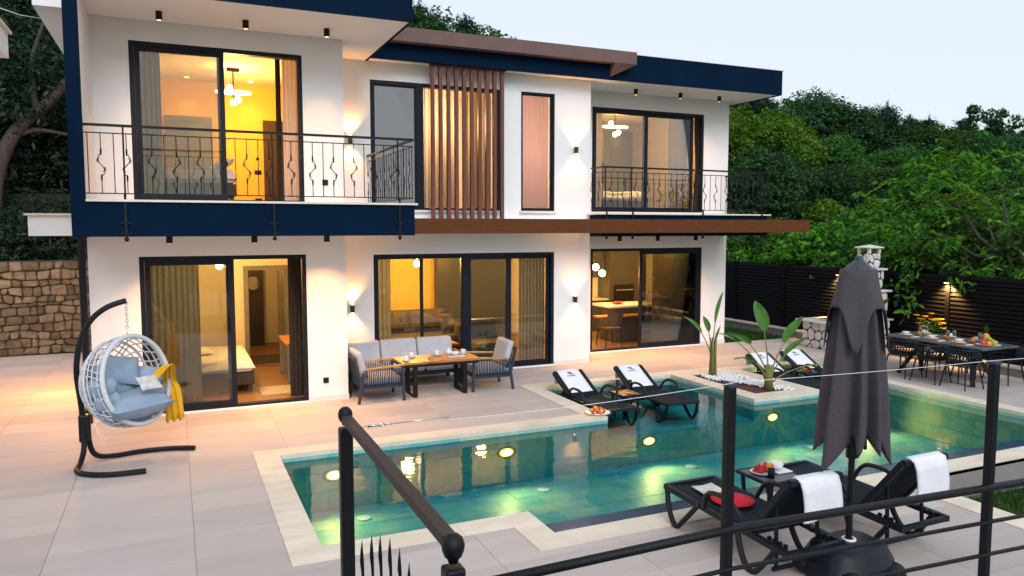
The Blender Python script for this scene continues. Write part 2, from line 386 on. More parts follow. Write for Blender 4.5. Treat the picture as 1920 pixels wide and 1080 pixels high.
mb = MB(); mb.add([(-900, -900, -1.4), (900, -900, -1.4), (900, 900, -1.4), (-900, 900, -1.4)], [(0, 1, 2, 3)]); struct(mb.build('ground', 'hill_ground'))

POOL = [(1.14, 12.0, 6.79, 9.78), (3.21, 12.0, 6.22, 6.79), (5.97, 8.82, 9.78, 12.12), (10.42, 12.0, 9.78, 12.0)]
COPING = [(.84, 5.67, 9.78, 10.08), (5.67, 5.97, 9.78, 12.42), (5.97, 8.82, 12.12, 12.42), (.84, 1.14, 6.79, 9.78), (.84, 3.21, 6.49, 6.79),
          (2.91, 3.21, 5.90, 6.49), (3.21, 12.3, 5.90, 6.20), (12.0, 12.3, 6.20, 12.3), (10.42, 12.0, 12.0, 12.3),
          (8.82, 9.15, 10.12, 12.42), (9.15, 10.08, 11.92, 12.42), (10.08, 10.42, 10.12, 12.3), (8.82, 10.42, 9.78, 10.12), (7.35, 7.65, 3.2, 5.90)]
HOUSE = [(-1.15, 2.62, 12.65, 40), (2.62, 8.05, 14.0, 40), (8.05, 12.48, 14.97, 40)]
LAWN = [(7.65, 40, -5, 5.90), (12.48, 40, 15.0, 40)]
PLANT = [(9.15, 10.08, 10.12, 11.92)]
DX, DY = (-7.11, 14.85), (3.1, 19.9)
mb = MB()
for r in rect_sub((DX[0], DX[1], DY[0], DY[1]), [(a - .03, b + .03, c - (0 if c == 6.22 else .03), d + .03) for a, b, c, d in POOL] + HOUSE + LAWN + PLANT): mb.box(*r, -.35, -.005)
deck = struct(mb.build('deck', 'grout'))
dmesh = {}
k = 0
for i in range(-6, 14):
    for j in range(-8, 22):
        x0, y0 = .09 + 1.2 * i, 7.57 + .6 * j
        t = (max(x0 + .0022, DX[0]), min(x0 + 1.1978, DX[1]), max(y0 + .0022, DY[0]), min(y0 + .5978, DY[1]))
        if t[1] - t[0] < .05 or t[3] - t[2] < .05: continue
        if t[1] < -3.9: continue
        rs = rect_sub(t, POOL + COPING + HOUSE + LAWN + PLANT)
        if not rs: continue
        cx, cyy = (t[0] + t[1]) / 2, (t[2] + t[3]) / 2
        full = len(rs) == 1 and abs((rs[0][1] - rs[0][0]) - 1.1956) < .002 and abs((rs[0][3] - rs[0][2]) - .5956) < .002
        me = dmesh.get('full') if full else None
        if me is None:
            m2 = MB()
            for r in rs: m2.box(r[0] - cx, r[1] - cx, r[2] - cyy, r[3] - cyy, -.004, 0)
            me = m2.mesh('deck_tile'); me.materials.append(M['deck_tile'])
            if full: dmesh['full'] = me
        o = bpy.data.objects.new('deck_tile', me); col.objects.link(o); o.parent = deck; o.location = Vector((cx, cyy, 0)) - deck.location
rest = MB()
for r in rect_sub((DX[0], -2.32, DY[0], DY[1]), [(-4.72, -2.3, 3.0, 20)]): rest.box(*r, -.004, -.0005)
struct(rest.build('far_paving', 'deck_tile', deck), 'stuff')
# coping stones
for (x0, x1, y0, y1) in COPING:
    alongx = (x1 - x0) > (y1 - y0); L = (x1 - x0) if alongx else (y1 - y0); n = max(1, round(L / .9))
    for q in range(n):
        a, b = q * L / n + (.0015 if q else 0), (q + 1) * L / n - (.0015 if q < n - 1 else 0)
        m2 = MB()
        if alongx: m2.box(x0 + a, x0 + b, y0, y1, -.045, .012)
        else: m2.box(x0 + .0006, x1 - .0006, y0 + a, y0 + b, -.045, .0125)
        o = m2.build('coping_stone', 'travertine', deck)
# pool basin: backing shell + slate tiles
WZ, FZ, SZ = -.085, -.80, -.34
mb = MB()
mb.box(1.04, 12.1, 6.5, 9.9, FZ - .14, FZ - .02)
mb.box(5.9, 8.9, 9.80, 12.22, FZ, SZ - .02); mb.box(10.36, 12.1, 9.80, 12.1, FZ, SZ - .02)
mb.box(3.1, 12.1, 6.28, 6.60, FZ - .14, -.115)
mb.box(3.0, 12.2, 6.16, 6.2, -.5, -.05)
pool = struct(mb.build('pool', 'grout'))
def tiles(name, x0, x1, y0, y1, tx, ty, place, g=.004, mt='pool_slate'):
    nx, ny = max(1, round((x1 - x0) / tx)), max(1, round((y1 - y0) / ty)); dx, dy = (x1 - x0) / nx, (y1 - y0) / ny; cache = {}
    for j in range(ny):
        sh = (j % 2) * dx / 2
        for i in range(-1, nx + 1):
            a, b = max(x0, x0 + i * dx + sh), min(x1, x0 + (i + 1) * dx + sh)
            if b - a < .05: continue
            key = round(b - a, 3)
            if key not in cache:
                m2 = MB(); w2, h2 = (b - a - g) / 2, (dy - g) / 2
                pts = place(0, 0)
                m2.box(-w2, w2, -h2, h2, -.012, .0)
                me = m2.mesh(name); me.materials.append(M[mt]); cache[key] = me
            o = bpy.data.objects.new(name, cache[key]); col.objects.link(o); o.parent = pool
            p, rot = place((a + b) / 2, y0 + (j + .5) * dy)
            o.location = Vector(p) - pool.location + Vector((0, 0, rnd.uniform(-.0015, .0015) if rot[0] == 0 else 0)); o.rotation_euler = rot
tiles('floor_tile', 1.14, 12.0, 6.62, 9.78, .62, .316, lambda u, v: ((u, v, FZ), (0, 0, 0)))
tiles('shelf_tile', 5.97, 8.82, 9.79, 12.12, .6, .33, lambda u, v: ((u, v, SZ), (0, 0, 0)))
tiles('shelf_tile', 10.42, 12.0, 9.79, 12.0, .6, .33, lambda u, v: ((u, v, SZ), (0, 0, 0)))
def wall_y(x0, x1, y, z0, z1, flip=0): tiles('wall_tile', x0, x1, z0, z1, .6, .3, lambda u, v: ((u, y, v), (R(90), 0, 0 if not flip else R(180))))
def wall_x(y0, y1, x, z0, z1, s): tiles('wall_tile', y0, y1, z0, z1, .6, .3, lambda u, v: ((x, u, v), (R(90), 0, R(90 * s))))
wall_y(1.14, 5.97, 9.78, FZ, -.045); wall_y(5.97, 8.82, 9.78, FZ, SZ - .013); wall_y(8.82, 10.42, 9.78, FZ, -.045); wall_y(10.42, 12.0, 9.78, FZ, SZ - .013)
wall_y(5.97, 8.82, 12.12, SZ, -.045); wall_y(10.42, 12.0, 12.0, SZ, -.045)
wall_x(9.79, 12.12, 5.97, SZ, -.045, 1); wall_x(9.79, 12.12, 8.82, SZ, -.045, -1); wall_x(9.79, 12.0, 10.42, SZ, -.045, 1)
wall_x(6.79, 9.77, 1.14, FZ, -.045, 1); wall_x(6.62, 12.0, 12.0, FZ, -.045, -1)
wall_y(1.14, 3.21, 6.79, FZ, -.045, 1); wall_y(3.21, 12.0, 6.62, FZ, -.11, 1)
tiles('edge_tile', 3.215, 11.99, 6.27, 6.62, .6, .35, lambda u, v: ((u, v, -.082), (0, 0, 0)), mt='edge_slate')
mb = MB()
for (a, b, c, d) in [(1.15, 3.21, 6.80, 9.77), (3.21, 11.99, 6.61, 9.77), (5.98, 8.81, 9.77, 12.11), (10.43, 11.99, 9.77, 11.99)]:
    mb.add([(a, c, WZ), (b, c, WZ), (b, d, WZ), (a, d, WZ)], [(0, 1, 2, 3)])
water = struct(mb.build('water', 'pool_water'))
# underwater lamps
for n_, x in enumerate((1.82, 4.27, 6.71, 9.21, 11.3)):
    LZ = -.45 if 5.97 < x < 8.82 or x > 10.42 else -.33
    t = thing('pool_lamp', 'round warm underwater lamp glowing on the pool wall', 'pool lamp', (x, 9.766, LZ), group='underwater lamps along the pool wall')
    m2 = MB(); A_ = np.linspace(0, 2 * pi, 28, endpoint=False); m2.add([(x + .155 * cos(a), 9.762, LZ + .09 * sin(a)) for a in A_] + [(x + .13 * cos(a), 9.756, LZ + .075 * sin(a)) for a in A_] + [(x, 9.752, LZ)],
        [(k, (k + 1) % 28, 28 + (k + 1) % 28, 28 + k) for k in range(28)] + [(28 + k, 28 + (k + 1) % 28, 56) for k in range(28)]); m2.build('lens', 'pool_lens_halo', t, smooth=True)
    light('SPOT', 'lamp_light', (x, 9.66, LZ), 95, (1, .43, .10), t, .07, (0, -1, -.12), 155, 1.0)
for x in (2.1, 4.65, 7.2, 9.7):
    m2 = MB(); m2.lathe([(.09, 0), (.09, .012), (.06, .018), (.03, .02)], (x, 9.32, FZ + .003), 18)
    tag(m2.build('floor_drain', 'porcelain', smooth='auto'), 'white round inlet fitting set in the pool floor', 'drain', 'inlets on the pool floor')
m2 = MB(); m2.box(1.24, 1.45, 6.93, 7.03, FZ + .002, FZ + .012)
for q in range(5): m2.box(1.26 + q * .04, 1.28 + q * .04, 6.94, 7.02, FZ + .0125, FZ + .017)
tag(m2.build('drain_grate', 'porcelain'), 'small pale drain grate in the near corner of the pool floor', 'drain')
# retaining wall below the near coping, lawn, upper terrace with railing plinth
mb = MB(); mb.box(7.66, 14.2, 5.95, 6.15, -1.0, -.05); mb.box(7.42, 7.60, 3.2, 5.94, -1.0, -.05); struct(mb.build('retaining_wall', 'concrete'))
mb = MB(); mb.box(7.6, 20, -6, 5.95, -1.1, -.42); lawn = struct(mb.build('lawn', 'grass_ground'))
mb = MB(); mb.box(12.48, 14.95, 15.0, 21, -1.0, -.06); struct(mb.build('side_lawn', 'grass_ground'))
def blades(name, n, x0, x1, y0, y1, z, hmin, hmax, label):
    c = np.stack([rng.uniform(x0, x1, n), rng.uniform(y0, y1, n), np.full(n, z)], 1); h = rng.uniform(hmin, hmax, n); a = rng.uniform(0, 2 * pi, n); lean = rng.normal(0, .35, (n, 2)) * h[:, None]
    wv = np.stack([np.cos(a), np.sin(a), np.zeros(n)], 1) * .006
    tip = c + np.concatenate([lean, h[:, None]], 1); mid = (c + tip) / 2 + wv * 0
    V = np.stack([c - wv, c + wv, mid + wv * .8, tip, mid - wv * .8], 1).reshape(-1, 3)
    F = (np.arange(n)[:, None] * 5 + np.arange(5)[None]).tolist()
    m2 = MB(); m2.v = V.tolist(); m2.f = F; o = m2.build(name, 'grass_blade'); tag(o, label, 'grass'); struct(o, 'stuff')
blades('grass', 15000, 7.66, 11.5, 2.6, 5.92, -.42, .05, .12, 'short green lawn grass below the pool terrace')
blades('grass', 5000, 12.6, 14.8, 15.05, 17.5, -.06, .05, .11, 'dark strip of grass between house corner and black fence')
mb = MB(); mb.box(.42, 7.3, -5, 2.98, -1.0, .45); struct(mb.build('terrace', 'concrete'))
# ---------------------------------------------------------------- the house
house = thing('house', 'white two storey villa with navy roof fascias and brown beams behind the pool', 'house', (5.5, 16.5, 0))
def wall_y_open(mb, x0, x1, z0, z1, y0, y1, ops):
    xs_ = sorted(set([x0, x1] + [v for o in ops for v in o[:2]]))
    for a, b in zip(xs_[:-1], xs_[1:]):
        zz = z0
        for o in sorted([o for o in ops if o[0] <= a + 1e-6 and o[1] >= b - 1e-6], key=lambda o: o[2]):
            if o[2] > zz + 1e-6: mb.box(a, b, y0, y1, zz, o[2])
            zz = o[3]
        if z1 > zz + 1e-6: mb.box(a, b, y0, y1, zz, z1)
DLL = (-.48, 1.97, .03, 2.45); DUL = (-.51, 1.97, 3.28, 5.63); DML = (3.41, 7.21, .03, 2.38); WUM = (3.39, 6.0, 3.22, 5.60); WNU = (6.45, 7.21, 3.22, 5.60)
DRL = (8.64, 11.75, .03, 2.40); DRU = (8.65, 11.74, 3.24, 5.58)
SOF = 5.93
mb = MB()
wall_y_open(mb, -1.15, 2.62, -.3, SOF, 12.65, 12.90, [DLL, DUL])
wall_y_open(mb, 2.62, 8.05, -.3, SOF, 14.0, 14.25, [DML, WUM, WNU])
wall_y_open(mb, 8.05, 12.48, -.3, SOF, 14.97, 15.2, [DRL, DRU])
mb.box(2.37, 2.62, 12.90, 20, -.3, SOF); mb.box(-1.15, -.9, 12.90, 20, -.3, SOF)
mb.box(7.83, 8.05, 14.25, 14.97, -.3, SOF); mb.box(12.23, 12.48, 15.2, 20, -.3, SOF); mb.box(-.9, 12.23, 19.8, 20, -.3, SOF)
mb.build('wall', 'plaster', house)
# skirting at the wall foot
for q in ((-1.16, DLL[0], 12.64, 12.649), (DLL[1], 2.63, 12.64, 12.649), (2.621, 2.632, 12.641, 13.989), (2.633, DML[0], 13.99, 13.999), (DML[1], 8.06, 13.99, 13.999), (8.051, 8.06, 14.0, 14.959), (8.061, DRL[0], 14.96, 14.969), (DRL[1], 12.49, 14.96, 14.969)):
    mb = MB(); mb.box(*q, 0, .09); mb.build('skirting', 'marble', house)
# roof slabs, soffits, fascias
mb = MB(); mb.box(-1.14, 3.31, 11.12, 20, SOF + .002, 6.62); mb.box(3.31, 12.88, 13.72, 20, SOF + .003, 6.42); mb.box(-1.66, -1.14, 12.4, 20, SOF, 6.3)
roof = mb.build('roof', 'plaster', house)
mb = MB(); mb.box(-1.17, 3.34, 11.08, 11.118, SOF - .015, 6.66); mb.box(3.312, 3.34, 11.119, 20, SOF - .015, 6.66); mb.build('fascia', 'navy', roof)
mb = MB(); mb.box(3.342, 12.92, 13.68, 13.718, SOF - .015, 6.46); mb.box(12.882, 12.92, 13.719, 20, SOF - .015, 6.46); mb.build('fascia', 'navy', roof)
mb = MB(); mb.box(3.342, 8.26, 13.60, 13.679, SOF - .02, 6.20); mb.build('fascia', 'navy', roof)
mb = MB(); mb.box(3.345, 8.78, 13.40, 13.678, 6.202, 6.45)
mb.add([(8.265, 13.41, 6.2015), (8.775, 13.41, 6.2015), (8.775, 13.677, 6.2015), (8.265, 13.677, 6.2015), (8.265, 13.677, 5.95), (8.268, 13.62, 5.95)], [(0, 1, 2, 3)[::-1], (0, 5, 1), (1, 5, 4), (1, 4, 2), (0, 3, 4, 5), (2, 4, 3)])
mb.build('eaves_beam', 'corten', roof)
mb = MB(); mb.box(3.2, 12.95, 13.66, 13.9, 6.462, 6.475); mb.build('roof_trim', 'chrome', roof)
# side blade wall of the tall balcony
mb = MB(); mb.box(-1.17, -1.145, 11.12, 12.649, 2.772, SOF - .016); mb.box(-1.17, -1.0, 11.08, 11.119, 3.241, SOF - .016); mb.build('blade_wall', 'navy', house)
mb = MB(); mb.box(-1.144, -1.0, 11.12, 12.649, 3.24, SOF - .001); mb.build('blade_lining', 'plaster', house)
# balconies
mb = MB(); mb.box(-1.13, 3.30, 11.12, 12.649, 2.78, 3.222); mb.box(2.63, 3.30, 12.649, 13.99, 2.78, 3.222); balL = mb.build('balcony', 'plaster', house)
mb = MB(); mb.box(-.999, 3.34, 11.08, 11.119, 2.77, 3.222); mb.box(3.301, 3.34, 11.12, 13.99, 2.77, 3.222); mb.build('fascia', 'navy', balL)
mb = MB(); mb.box(-1.17, -1.0, 11.08, 11.1185, 2.77, 3.24); mb.build('fascia', 'navy', balL)
mb = MB(); mb.box(-.998, 3.38, 11.04, 12.648, 3.223, 3.252); mb.box(2.63, 3.38, 12.648, 13.99, 3.223, 3.252); mb.build('marble_edge', 'marble', balL)
mb = MB(); mb.box(8.06, 12.42, 13.52, 14.968, 2.70, 3.15); balR = mb.build('balcony', 'navy', house)
mb = MB(); mb.box(7.98, 12.48, 13.45, 13.998, 3.151, 3.18); mb.box(8.052, 12.48, 13.998, 14.968, 3.151, 3.18); mb.build('marble_edge', 'marble', balR)
# brown beam canopy between the storeys
mb = MB(); mb.box(3.342, 13.25, 13.05, 13.28, 2.775, 3.05); mb.build('storey_beam', 'rust_brown', house)
mb = MB(); mb.box(3.342, 7.95, 13.281, 13.998, 2.80, 3.02); mb.build('canopy_slab', 'plaster', house)
# vertical slat screen
mb = MB(); mb.box(4.46, 6.0, 13.70, 13.80, 3.021, 3.05); scr = mb.build('slat_screen', 'slat_wood', house)
mb = MB(); mb.box(4.46, 6.0, 13.70, 13.80, SOF - .035, SOF - .005); mb.build('top_rail', 'slat_wood', scr)
sm = None
for q in range(10):
    if sm is None:
        m2 = MB(); m2.box(-.033, .033, -.036, .036, 0, SOF - .036 - 3.051); sm = m2.mesh('slat'); sm.materials.append(M['slat_wood'])
    o = bpy.data.objects.new('slat', sm); col.objects.link(o); o.parent = scr; o.location = Vector((4.51 + q * .157, 13.75, 3.051)) - house.location
# stone sills under upper windows
for (a, b) in ((3.36, 6.03), (6.41, 7.25)):
    mb = MB(); mb.box(a, b, 13.93, 14.02, 3.175, 3.218); mb.build('window_sill', 'marble', house)
mb = MB(); mb.box(-1.86, -1.172, 12.55, 16, 2.77, 3.06); sp = mb.build('side_parapet', 'plaster', house)
mb = MB(); mb.box(-1.9, -1.172, 12.5, 16, 3.061, 3.09); mb.build('coping', 'travertine', sp)
m2 = MB(); m2.tube([(-1.22, 12.6, 2.76), (-1.22, 12.6, 0)], .05, 10); m2.tube([(-1.22, 12.6, 2.62), (-1.22, 12.6, 2.66)], .06, 10); m2.build('drainpipe', 'black_metal', house)
# glazing
FT = .065
def opening(name, dims, y, sashes, fixed_mullions=(), glass='window_glass', ft=FT):
    x0, x1, z0, z1 = dims; m2 = MB(); ya, yb = y + .02, y + .16
    m2.box(x0, x0 + ft, ya, yb, z0, z1); m2.box(x1 - ft, x1, ya, yb, z0, z1); m2.box(x0 + ft, x1 - ft, ya, yb, z1 - ft, z1); m2.box(x0 + ft, x1 - ft, ya, yb, z0, z0 + .04)
    for (a, b) in fixed_mullions: m2.box(a, b, ya + .01, yb - .01, z0 + .04, z1 - ft)
    fr = m2.build(name, 'frame', house)
    for (a, b, yo, st) in sashes:
        m2 = MB(); q0, q1 = y + yo, y + yo + .045; c0, c1 = z0 + .041, z1 - ft - .001
        m2.box(a, a + st, q0, q1, c0, c1); m2.box(b - st, b, q0, q1, c0, c1); m2.box(a + st, b - st, q0, q1, c1 - st, c1); m2.box(a + st, b - st, q0, q1, c0, c0 + st)
        m2.build('sash', 'frame', fr)
        m2 = MB(); m2.box(a + st - .005, b - st + .005, q0 + .018, q0 + .026, c0 + st - .005, c1 - st + .005); m2.build('pane', glass, fr)
    return fr
opening('sliding_door', DLL, 12.65, [(-.41, .86, .035, .075), (-.41, .80, .095, .06)])
opening('sliding_door', DUL, 12.65, [(-.44, .80, .035, .07), (-.44, .76, .095, .06)])
opening('sliding_door', DML, 14.0, [(3.48, 4.36, .05, .03), (4.36, 5.20, .05, .03), (5.31, 6.20, .04, .065), (6.20, 7.14, .095, .065)], [(5.20, 5.31)])
opening('window', WUM, 14.0, [(3.455, 4.28, .05, .03)], [(4.28, 4.42)], 'mirror_glass')
m2 = MB(); m2.box(4.425, 5.93, 14.07, 14.078, 3.27, 5.53); m2.build('pane', 'window_glass', [o for o in house.children if o.name.startswith('window') and o.type == 'MESH' and 'sill' not in o.name][0])
opening('window', WNU, 14.0, [(6.49, 7.17, .05, .02)], (), 'window_glass', .04)
opening('sliding_door', DRL, 14.97, [(9.98, 11.69, .035, .075), (10.05, 11.69, .095, .06)])
opening('sliding_door', DRU, 14.97, [(8.71, 10.16, .035, .065), (10.08, 11.50, .095, .065)])
# wrought iron balcony railing
def scroll_baluster(z0, z1):
    m2 = MB(); zc = (z0 + z1) / 2 - .02; h = .30
    pts = [(0, 0, z0)]
    for i in range(13):
        u = i / 12; pts.append((.045 * sin(2 * pi * u) * (1 - .15 * u), 0, zc - h / 2 + h * u))
    pts.append((0, 0, z1)); m2.tube(pts, .0065, 6)
    for s, z, d in ((1, zc + .055, 1), (-1, zc - .055, -1)):
        sp_ = []
        for i in range(12):
            u = i / 11; a = u * 2.6 * pi; r = .036 * (1 - .72 * u)
            sp_.append((-s * (.012 + .03 * (1 - cos(min(pi, a))) / 2) + 0 * s - s * r * sin(a) * .6, 0, z + d * (.06 * (1 - u) * 0 + r * cos(a))))
        m2.tube(sp_, .0045, 5)
    for z in (zc - h / 2 - .02, zc + h / 2 + .02): m2.lathe([(.005, -.05), (.011, -.02), (.012, .02), (.005, .05)], (0, 0, z), 6)
    return m2
def plain_baluster(z0, z1):
    m2 = MB(); m2.tube([(0, 0, z0), (0, 0, z1)], .0065, 6); return m2
bal_cache = {}
def railing(parts, z0, zt, step=.148):
    root = None
    rail = MB()
    for (p, q) in parts:
        rail.bar((p[0], p[1], zt), (q[0], q[1], zt), .045, .032); rail.bar((p[0], p[1], zt - .10), (q[0], q[1], zt - .10), .014, .014); rail.bar((p[0], p[1], z0), (q[0], q[1], z0), .014, .014)
    ro = rail.build('balcony_railing', 'iron', house)
    for (p, q) in parts:
        L = math.hypot(q[0] - p[0], q[1] - p[1]); n = max(2, int(L / step)); a = math.atan2(q[1] - p[1], q[0] - p[0])
        for i in range(n + 1):
            kind = 's' if i % 2 else 'p'
            if kind not in bal_cache:
                mm = (scroll_baluster if kind == 's' else plain_baluster)(0, zt - .10 - z0).mesh('baluster', True); mm.materials.append(M['iron']); bal_cache[kind] = mm
            u = (i * step + .04) / L
            if u > 1: continue
            o = bpy.data.objects.new('baluster', bal_cache[kind]); col.objects.link(o); o.parent = ro
            o.location = Vector((p[0] + (q[0] - p[0]) * u, p[1] + (q[1] - p[1]) * u, z0)) - house.location; o.rotation_euler = (0, 0, a + (pi if i % 4 == 3 else 0))
    return ro
ra = railing([((-1.0, 11.13), (3.33, 11.13)), ((3.33, 11.13), (3.33, 13.99))], 3.33, 4.20)
for x in (-.55, 1.30, 3.10):
    m2 = MB(); m2.bar((x, 11.06, 4.18), (x, 11.06, 4.181), .01); m2.v = []; m2.f = []
    m2.bar((x, 11.13, 4.19), (x, 11.13, 3.30), .022); m2.bar((x, 11.055, 3.33), (x, 11.055, 2.74), .03, .02); m2.bar((x, 11.14, 3.32), (x, 11.04, 3.32), .03, .02)
    m2.ball((x, 11.055, 2.735), .03, 10, 6)
    for dz in (2.81, 2.95):
        for dx in (-.06, .06): m2.cyl((x + dx, 11.078, dz), (x + dx, 11.05, dz), .009, 6)
        m2.box(x - .07, x + .07, 11.066, 11.078, dz - .012, dz + .012)
    m2.build('bracket', 'iron', ra)
rb = railing([((8.08, 13.50), (12.42, 13.50)), ((8.08, 13.50), (8.08, 13.99)), ((12.42, 13.50), (12.42, 14.96))], 3.26, 4.12)
for x in (8.12, 8.75, 10.55, 12.2):
    m2 = MB(); m2.bar((x, 13.50, 4.11), (x, 13.50, 3.23), .022); m2.bar((x, 13.43, 3.27), (x, 13.43, 2.69), .03, .02); m2.bar((x, 13.51, 3.26), (x, 13.42, 3.26), .03, .02); m2.ball((x, 13.43, 2.67), .03, 10, 6); m2.build('bracket', 'iron', rb)
# rooms: floors, ceilings, partitions
def room(x0, x1, y0, y1, z0, z1, wm, fm='wood_floor', back=None, left=True, right=True, name='room'):
    m2 = MB(); m2.box(x0, x1, y0, y1, z0 - .1, z0); fl = m2.build('room_floor', fm, house)
    m2 = MB(); m2.box(x0, x1, y0, y1, z1, z1 + .1); m2.build('room_ceiling', 'room_white', house)
    m2 = MB()
    if back is None: m2.box(x0, x1, y1, y1 + .1, z0, z1)
    else: wall_y_open(m2, x0, x1, z0, z1, y1, y1 + .12, back)
    if left: m2.box(x0 - .02, x0 + .03, y0, y1, z0, z1)
    if right: m2.box(x1 - .03, x1 + .02, y0, y1, z0, z1)
    m2.build('room_wall', wm, house)
room(-.88, 2.35, 12.91, 16.2, .025, 2.6, 'room_cream', back=[(1.36, 2.12, .025, 2.02)])
room(-.88, 2.35, 16.33, 19.5, .026, 2.6, 'room_cream')
room(-.88, 2.35, 12.91, 17.0, 3.27, 5.85, 'room_yellow')
room(2.64, 8.2, 14.26, 18.6, .025, 2.6, 'room_yellow', right=False)
room(8.2, 12.2, 15.21, 18.6, .024, 2.6, 'room_cream', left=False)
room(2.64, 7.8, 14.26, 17.0, 3.2, 5.85, 'room_cream')
m2 = MB(); m2.box(4.33, 4.39, 14.25, 17.0, 3.2, 5.85); m2.build('room_wall', 'cabinet_dark', house); m2 = MB(); m2.box(2.68, 4.33, 15.0, 15.05, 3.2, 5.85); m2.build('room_wall', 'cabinet_dark', house)  # added partitions that keep the space behind the reflective pane dark
room(8.07, 12.2, 15.21, 18.6, 3.2, 5.85, 'rug_beige')
# ---------------------------------------------------------------- lamps on the house
def wall_lamp(x, z, y, label):
    t = thing('wall_lamp', label, 'wall lamp', (x, y, z)); m2 = MB()
    m2.tube([(x, y - .07, z - .075), (x, y - .07, z + .075)], .04, 14); m2.box(x - .025, x + .025, y - .045, y - .001, z - .04, z + .04); m2.build('housing', 'dark_wood', t)
    for s in (1, -1):
        m2 = MB(); m2.tube([(x, y - .07, z + s * .0752), (x, y - .07, z + s * .078)], .032, 12); m2.build('lens', 'lamp_warm', t)
        light('SPOT', 'lamp_light', (x, y - .075, z + s * .10), 42, WARM, t, .025, (0, .18, s), 105, .9)
wall_lamp(3.0, 4.48, 14.0, 'brown up and down wall lamp beside the upper balcony window')
wall_lamp(7.68, 4.48, 14.0, 'brown up and down wall lamp right of the narrow upper window')
wall_lamp(2.99, 1.39, 14.0, 'brown up and down wall lamp above the garden sofa')
wall_lamp(7.68, 1.38, 14.0, 'brown up and down wall lamp between the ground floor sliding doors')
def downlight(x, y, z, e, label, group, aim=(0, 0, -1)):
    t = thing('downlight', label, 'downlight', (x, y, z - .12), group=group); m2 = MB()
    m2.tube([(x, y, z - .001), (x, y, z - .12)], .045, 14); m2.build('housing', 'black_metal', t)
    m2 = MB(); m2.tube([(x, y, z - .1205), (x, y, z - .123)], .034, 12); m2.build('lens', 'lamp_dim', t)
    light('SPOT', 'lamp_light', (x, y, z - .14), e, WARM, t, .035, aim, 80 if z > 4 else 118, .9)
for x in (-.08, 1.08, 2.26): downlight(x, 12.05, SOF, 110, 'black cylinder downlight under the roof above the tall balcony', 'downlights above the tall balcony')
for x in (9.45, 10.65, 11.75): downlight(x, 14.45, SOF, 50, 'black cylinder downlight under the roof above the small balcony', 'downlights above the small balcony')
for x in (-.05, 1.12, 2.2): downlight(x, 12.05, 2.78, 165, 'black cylinder downlight under the tall balcony', 'downlights under the tall balcony')
for x in (8.95, 9.95, 11.0): downlight(x, 14.25, 2.70, 140, 'black cylinder downlight under the small balcony', 'downlights under the small balcony')
# ---------------------------------------------------------------- rooms
def curtain(x0, x1, y, z0, z1, waves, m, label, amp=.035, pinch=None, group=None):
    m2 = MB()
    def fn(u, v):
        xx = x0 + (x1 - x0) * u
        if pinch: xx = pinch + (xx - pinch) * (1 - .75 * sin(pi * min(1, v * 1.05)) ** 2 * .8)
        return (xx, y + amp * sin(2 * pi * waves * u + .5 * sin(7 * u)) * (.7 + .3 * v) + .01 * sin(3 * v + 9 * u), z0 + (z1 - z0) * v)
    m2.grid(fn, int(waves * 8), 14)
    return tag(m2.build('curtain', m, smooth=True), label, 'curtain', group)
curtain(-.40, .35, 12.98, .05, 2.5, 9, 'curtain_grey', 'grey curtain behind the closed pane of the ground floor bedroom door')
curtain(1.72, 1.96, 12.98, .05, 2.5, 4, 'curtain_dark', 'dark brown curtain gathered beside the open ground floor bedroom door')
curtain(-.44, -.10, 12.98, 3.3, 5.7, 5, 'curtain_grey', 'grey curtain at the closed side of the upper yellow bedroom door')
curtain(1.70, 1.95, 12.99, 3.3, 5.7, 4, 'curtain_white', 'pale grey curtain at the open side of the upper yellow bedroom door', .03)
curtain(1.60, 1.68, 13.03, 3.3, 5.7, 2, 'curtain_dark', 'narrow dark curtain strip beside the pale one in the yellow bedroom', .02)
curtain(3.50, 3.82, 14.33, .05, 2.5, 4, 'curtain_grey', 'grey curtain behind the garden sofa side of the living room glass')
curtain(6.55, 7.15, 14.33, .05, 2.5, 8, 'curtain_grey', 'grey green curtain behind the right living room pane')
curtain(10.55, 11.05, 15.3, .05, 2.5, 7, 'curtain_beige', 'beige curtain behind the closed kitchen door pane')
curtain(11.05, 11.65, 15.33, .05, 2.5, 8, 'curtain_grey', 'grey curtain beside the beige one in the kitchen door')
curtain(6.46, 7.2, 14.28, 3.25, 5.6, 9, 'curtain_sky_tint', 'closed sheer curtain tinted like the pink sky reflection, filling the narrow upper window', .0025)
curtain(4.45, 5.2, 14.28, 3.25, 5.6, 9, 'curtain_white', 'pale sheer curtain behind the wooden slats', .03)
curtain(5.35, 5.92, 14.30, 3.25, 5.6, 6, 'curtain_beige', 'golden curtain behind the far end of the wooden slats', .03)
curtain(8.75, 9.1, 15.3, 3.22, 5.6, 5, 'curtain_white', 'pale sheer curtain at the wall lamp side of the small balcony door', .03)
curtain(10.95, 11.5, 15.32, 3.22, 5.6, 8, 'curtain_white', 'wide pale sheer curtain behind the small balcony door', .03)
curtain(11.52, 11.70, 15.06, 3.24, 5.55, 3, 'curtain_dark', 'dark curtain pinched narrow in the open gap of the small balcony door', .03, pinch=11.63)
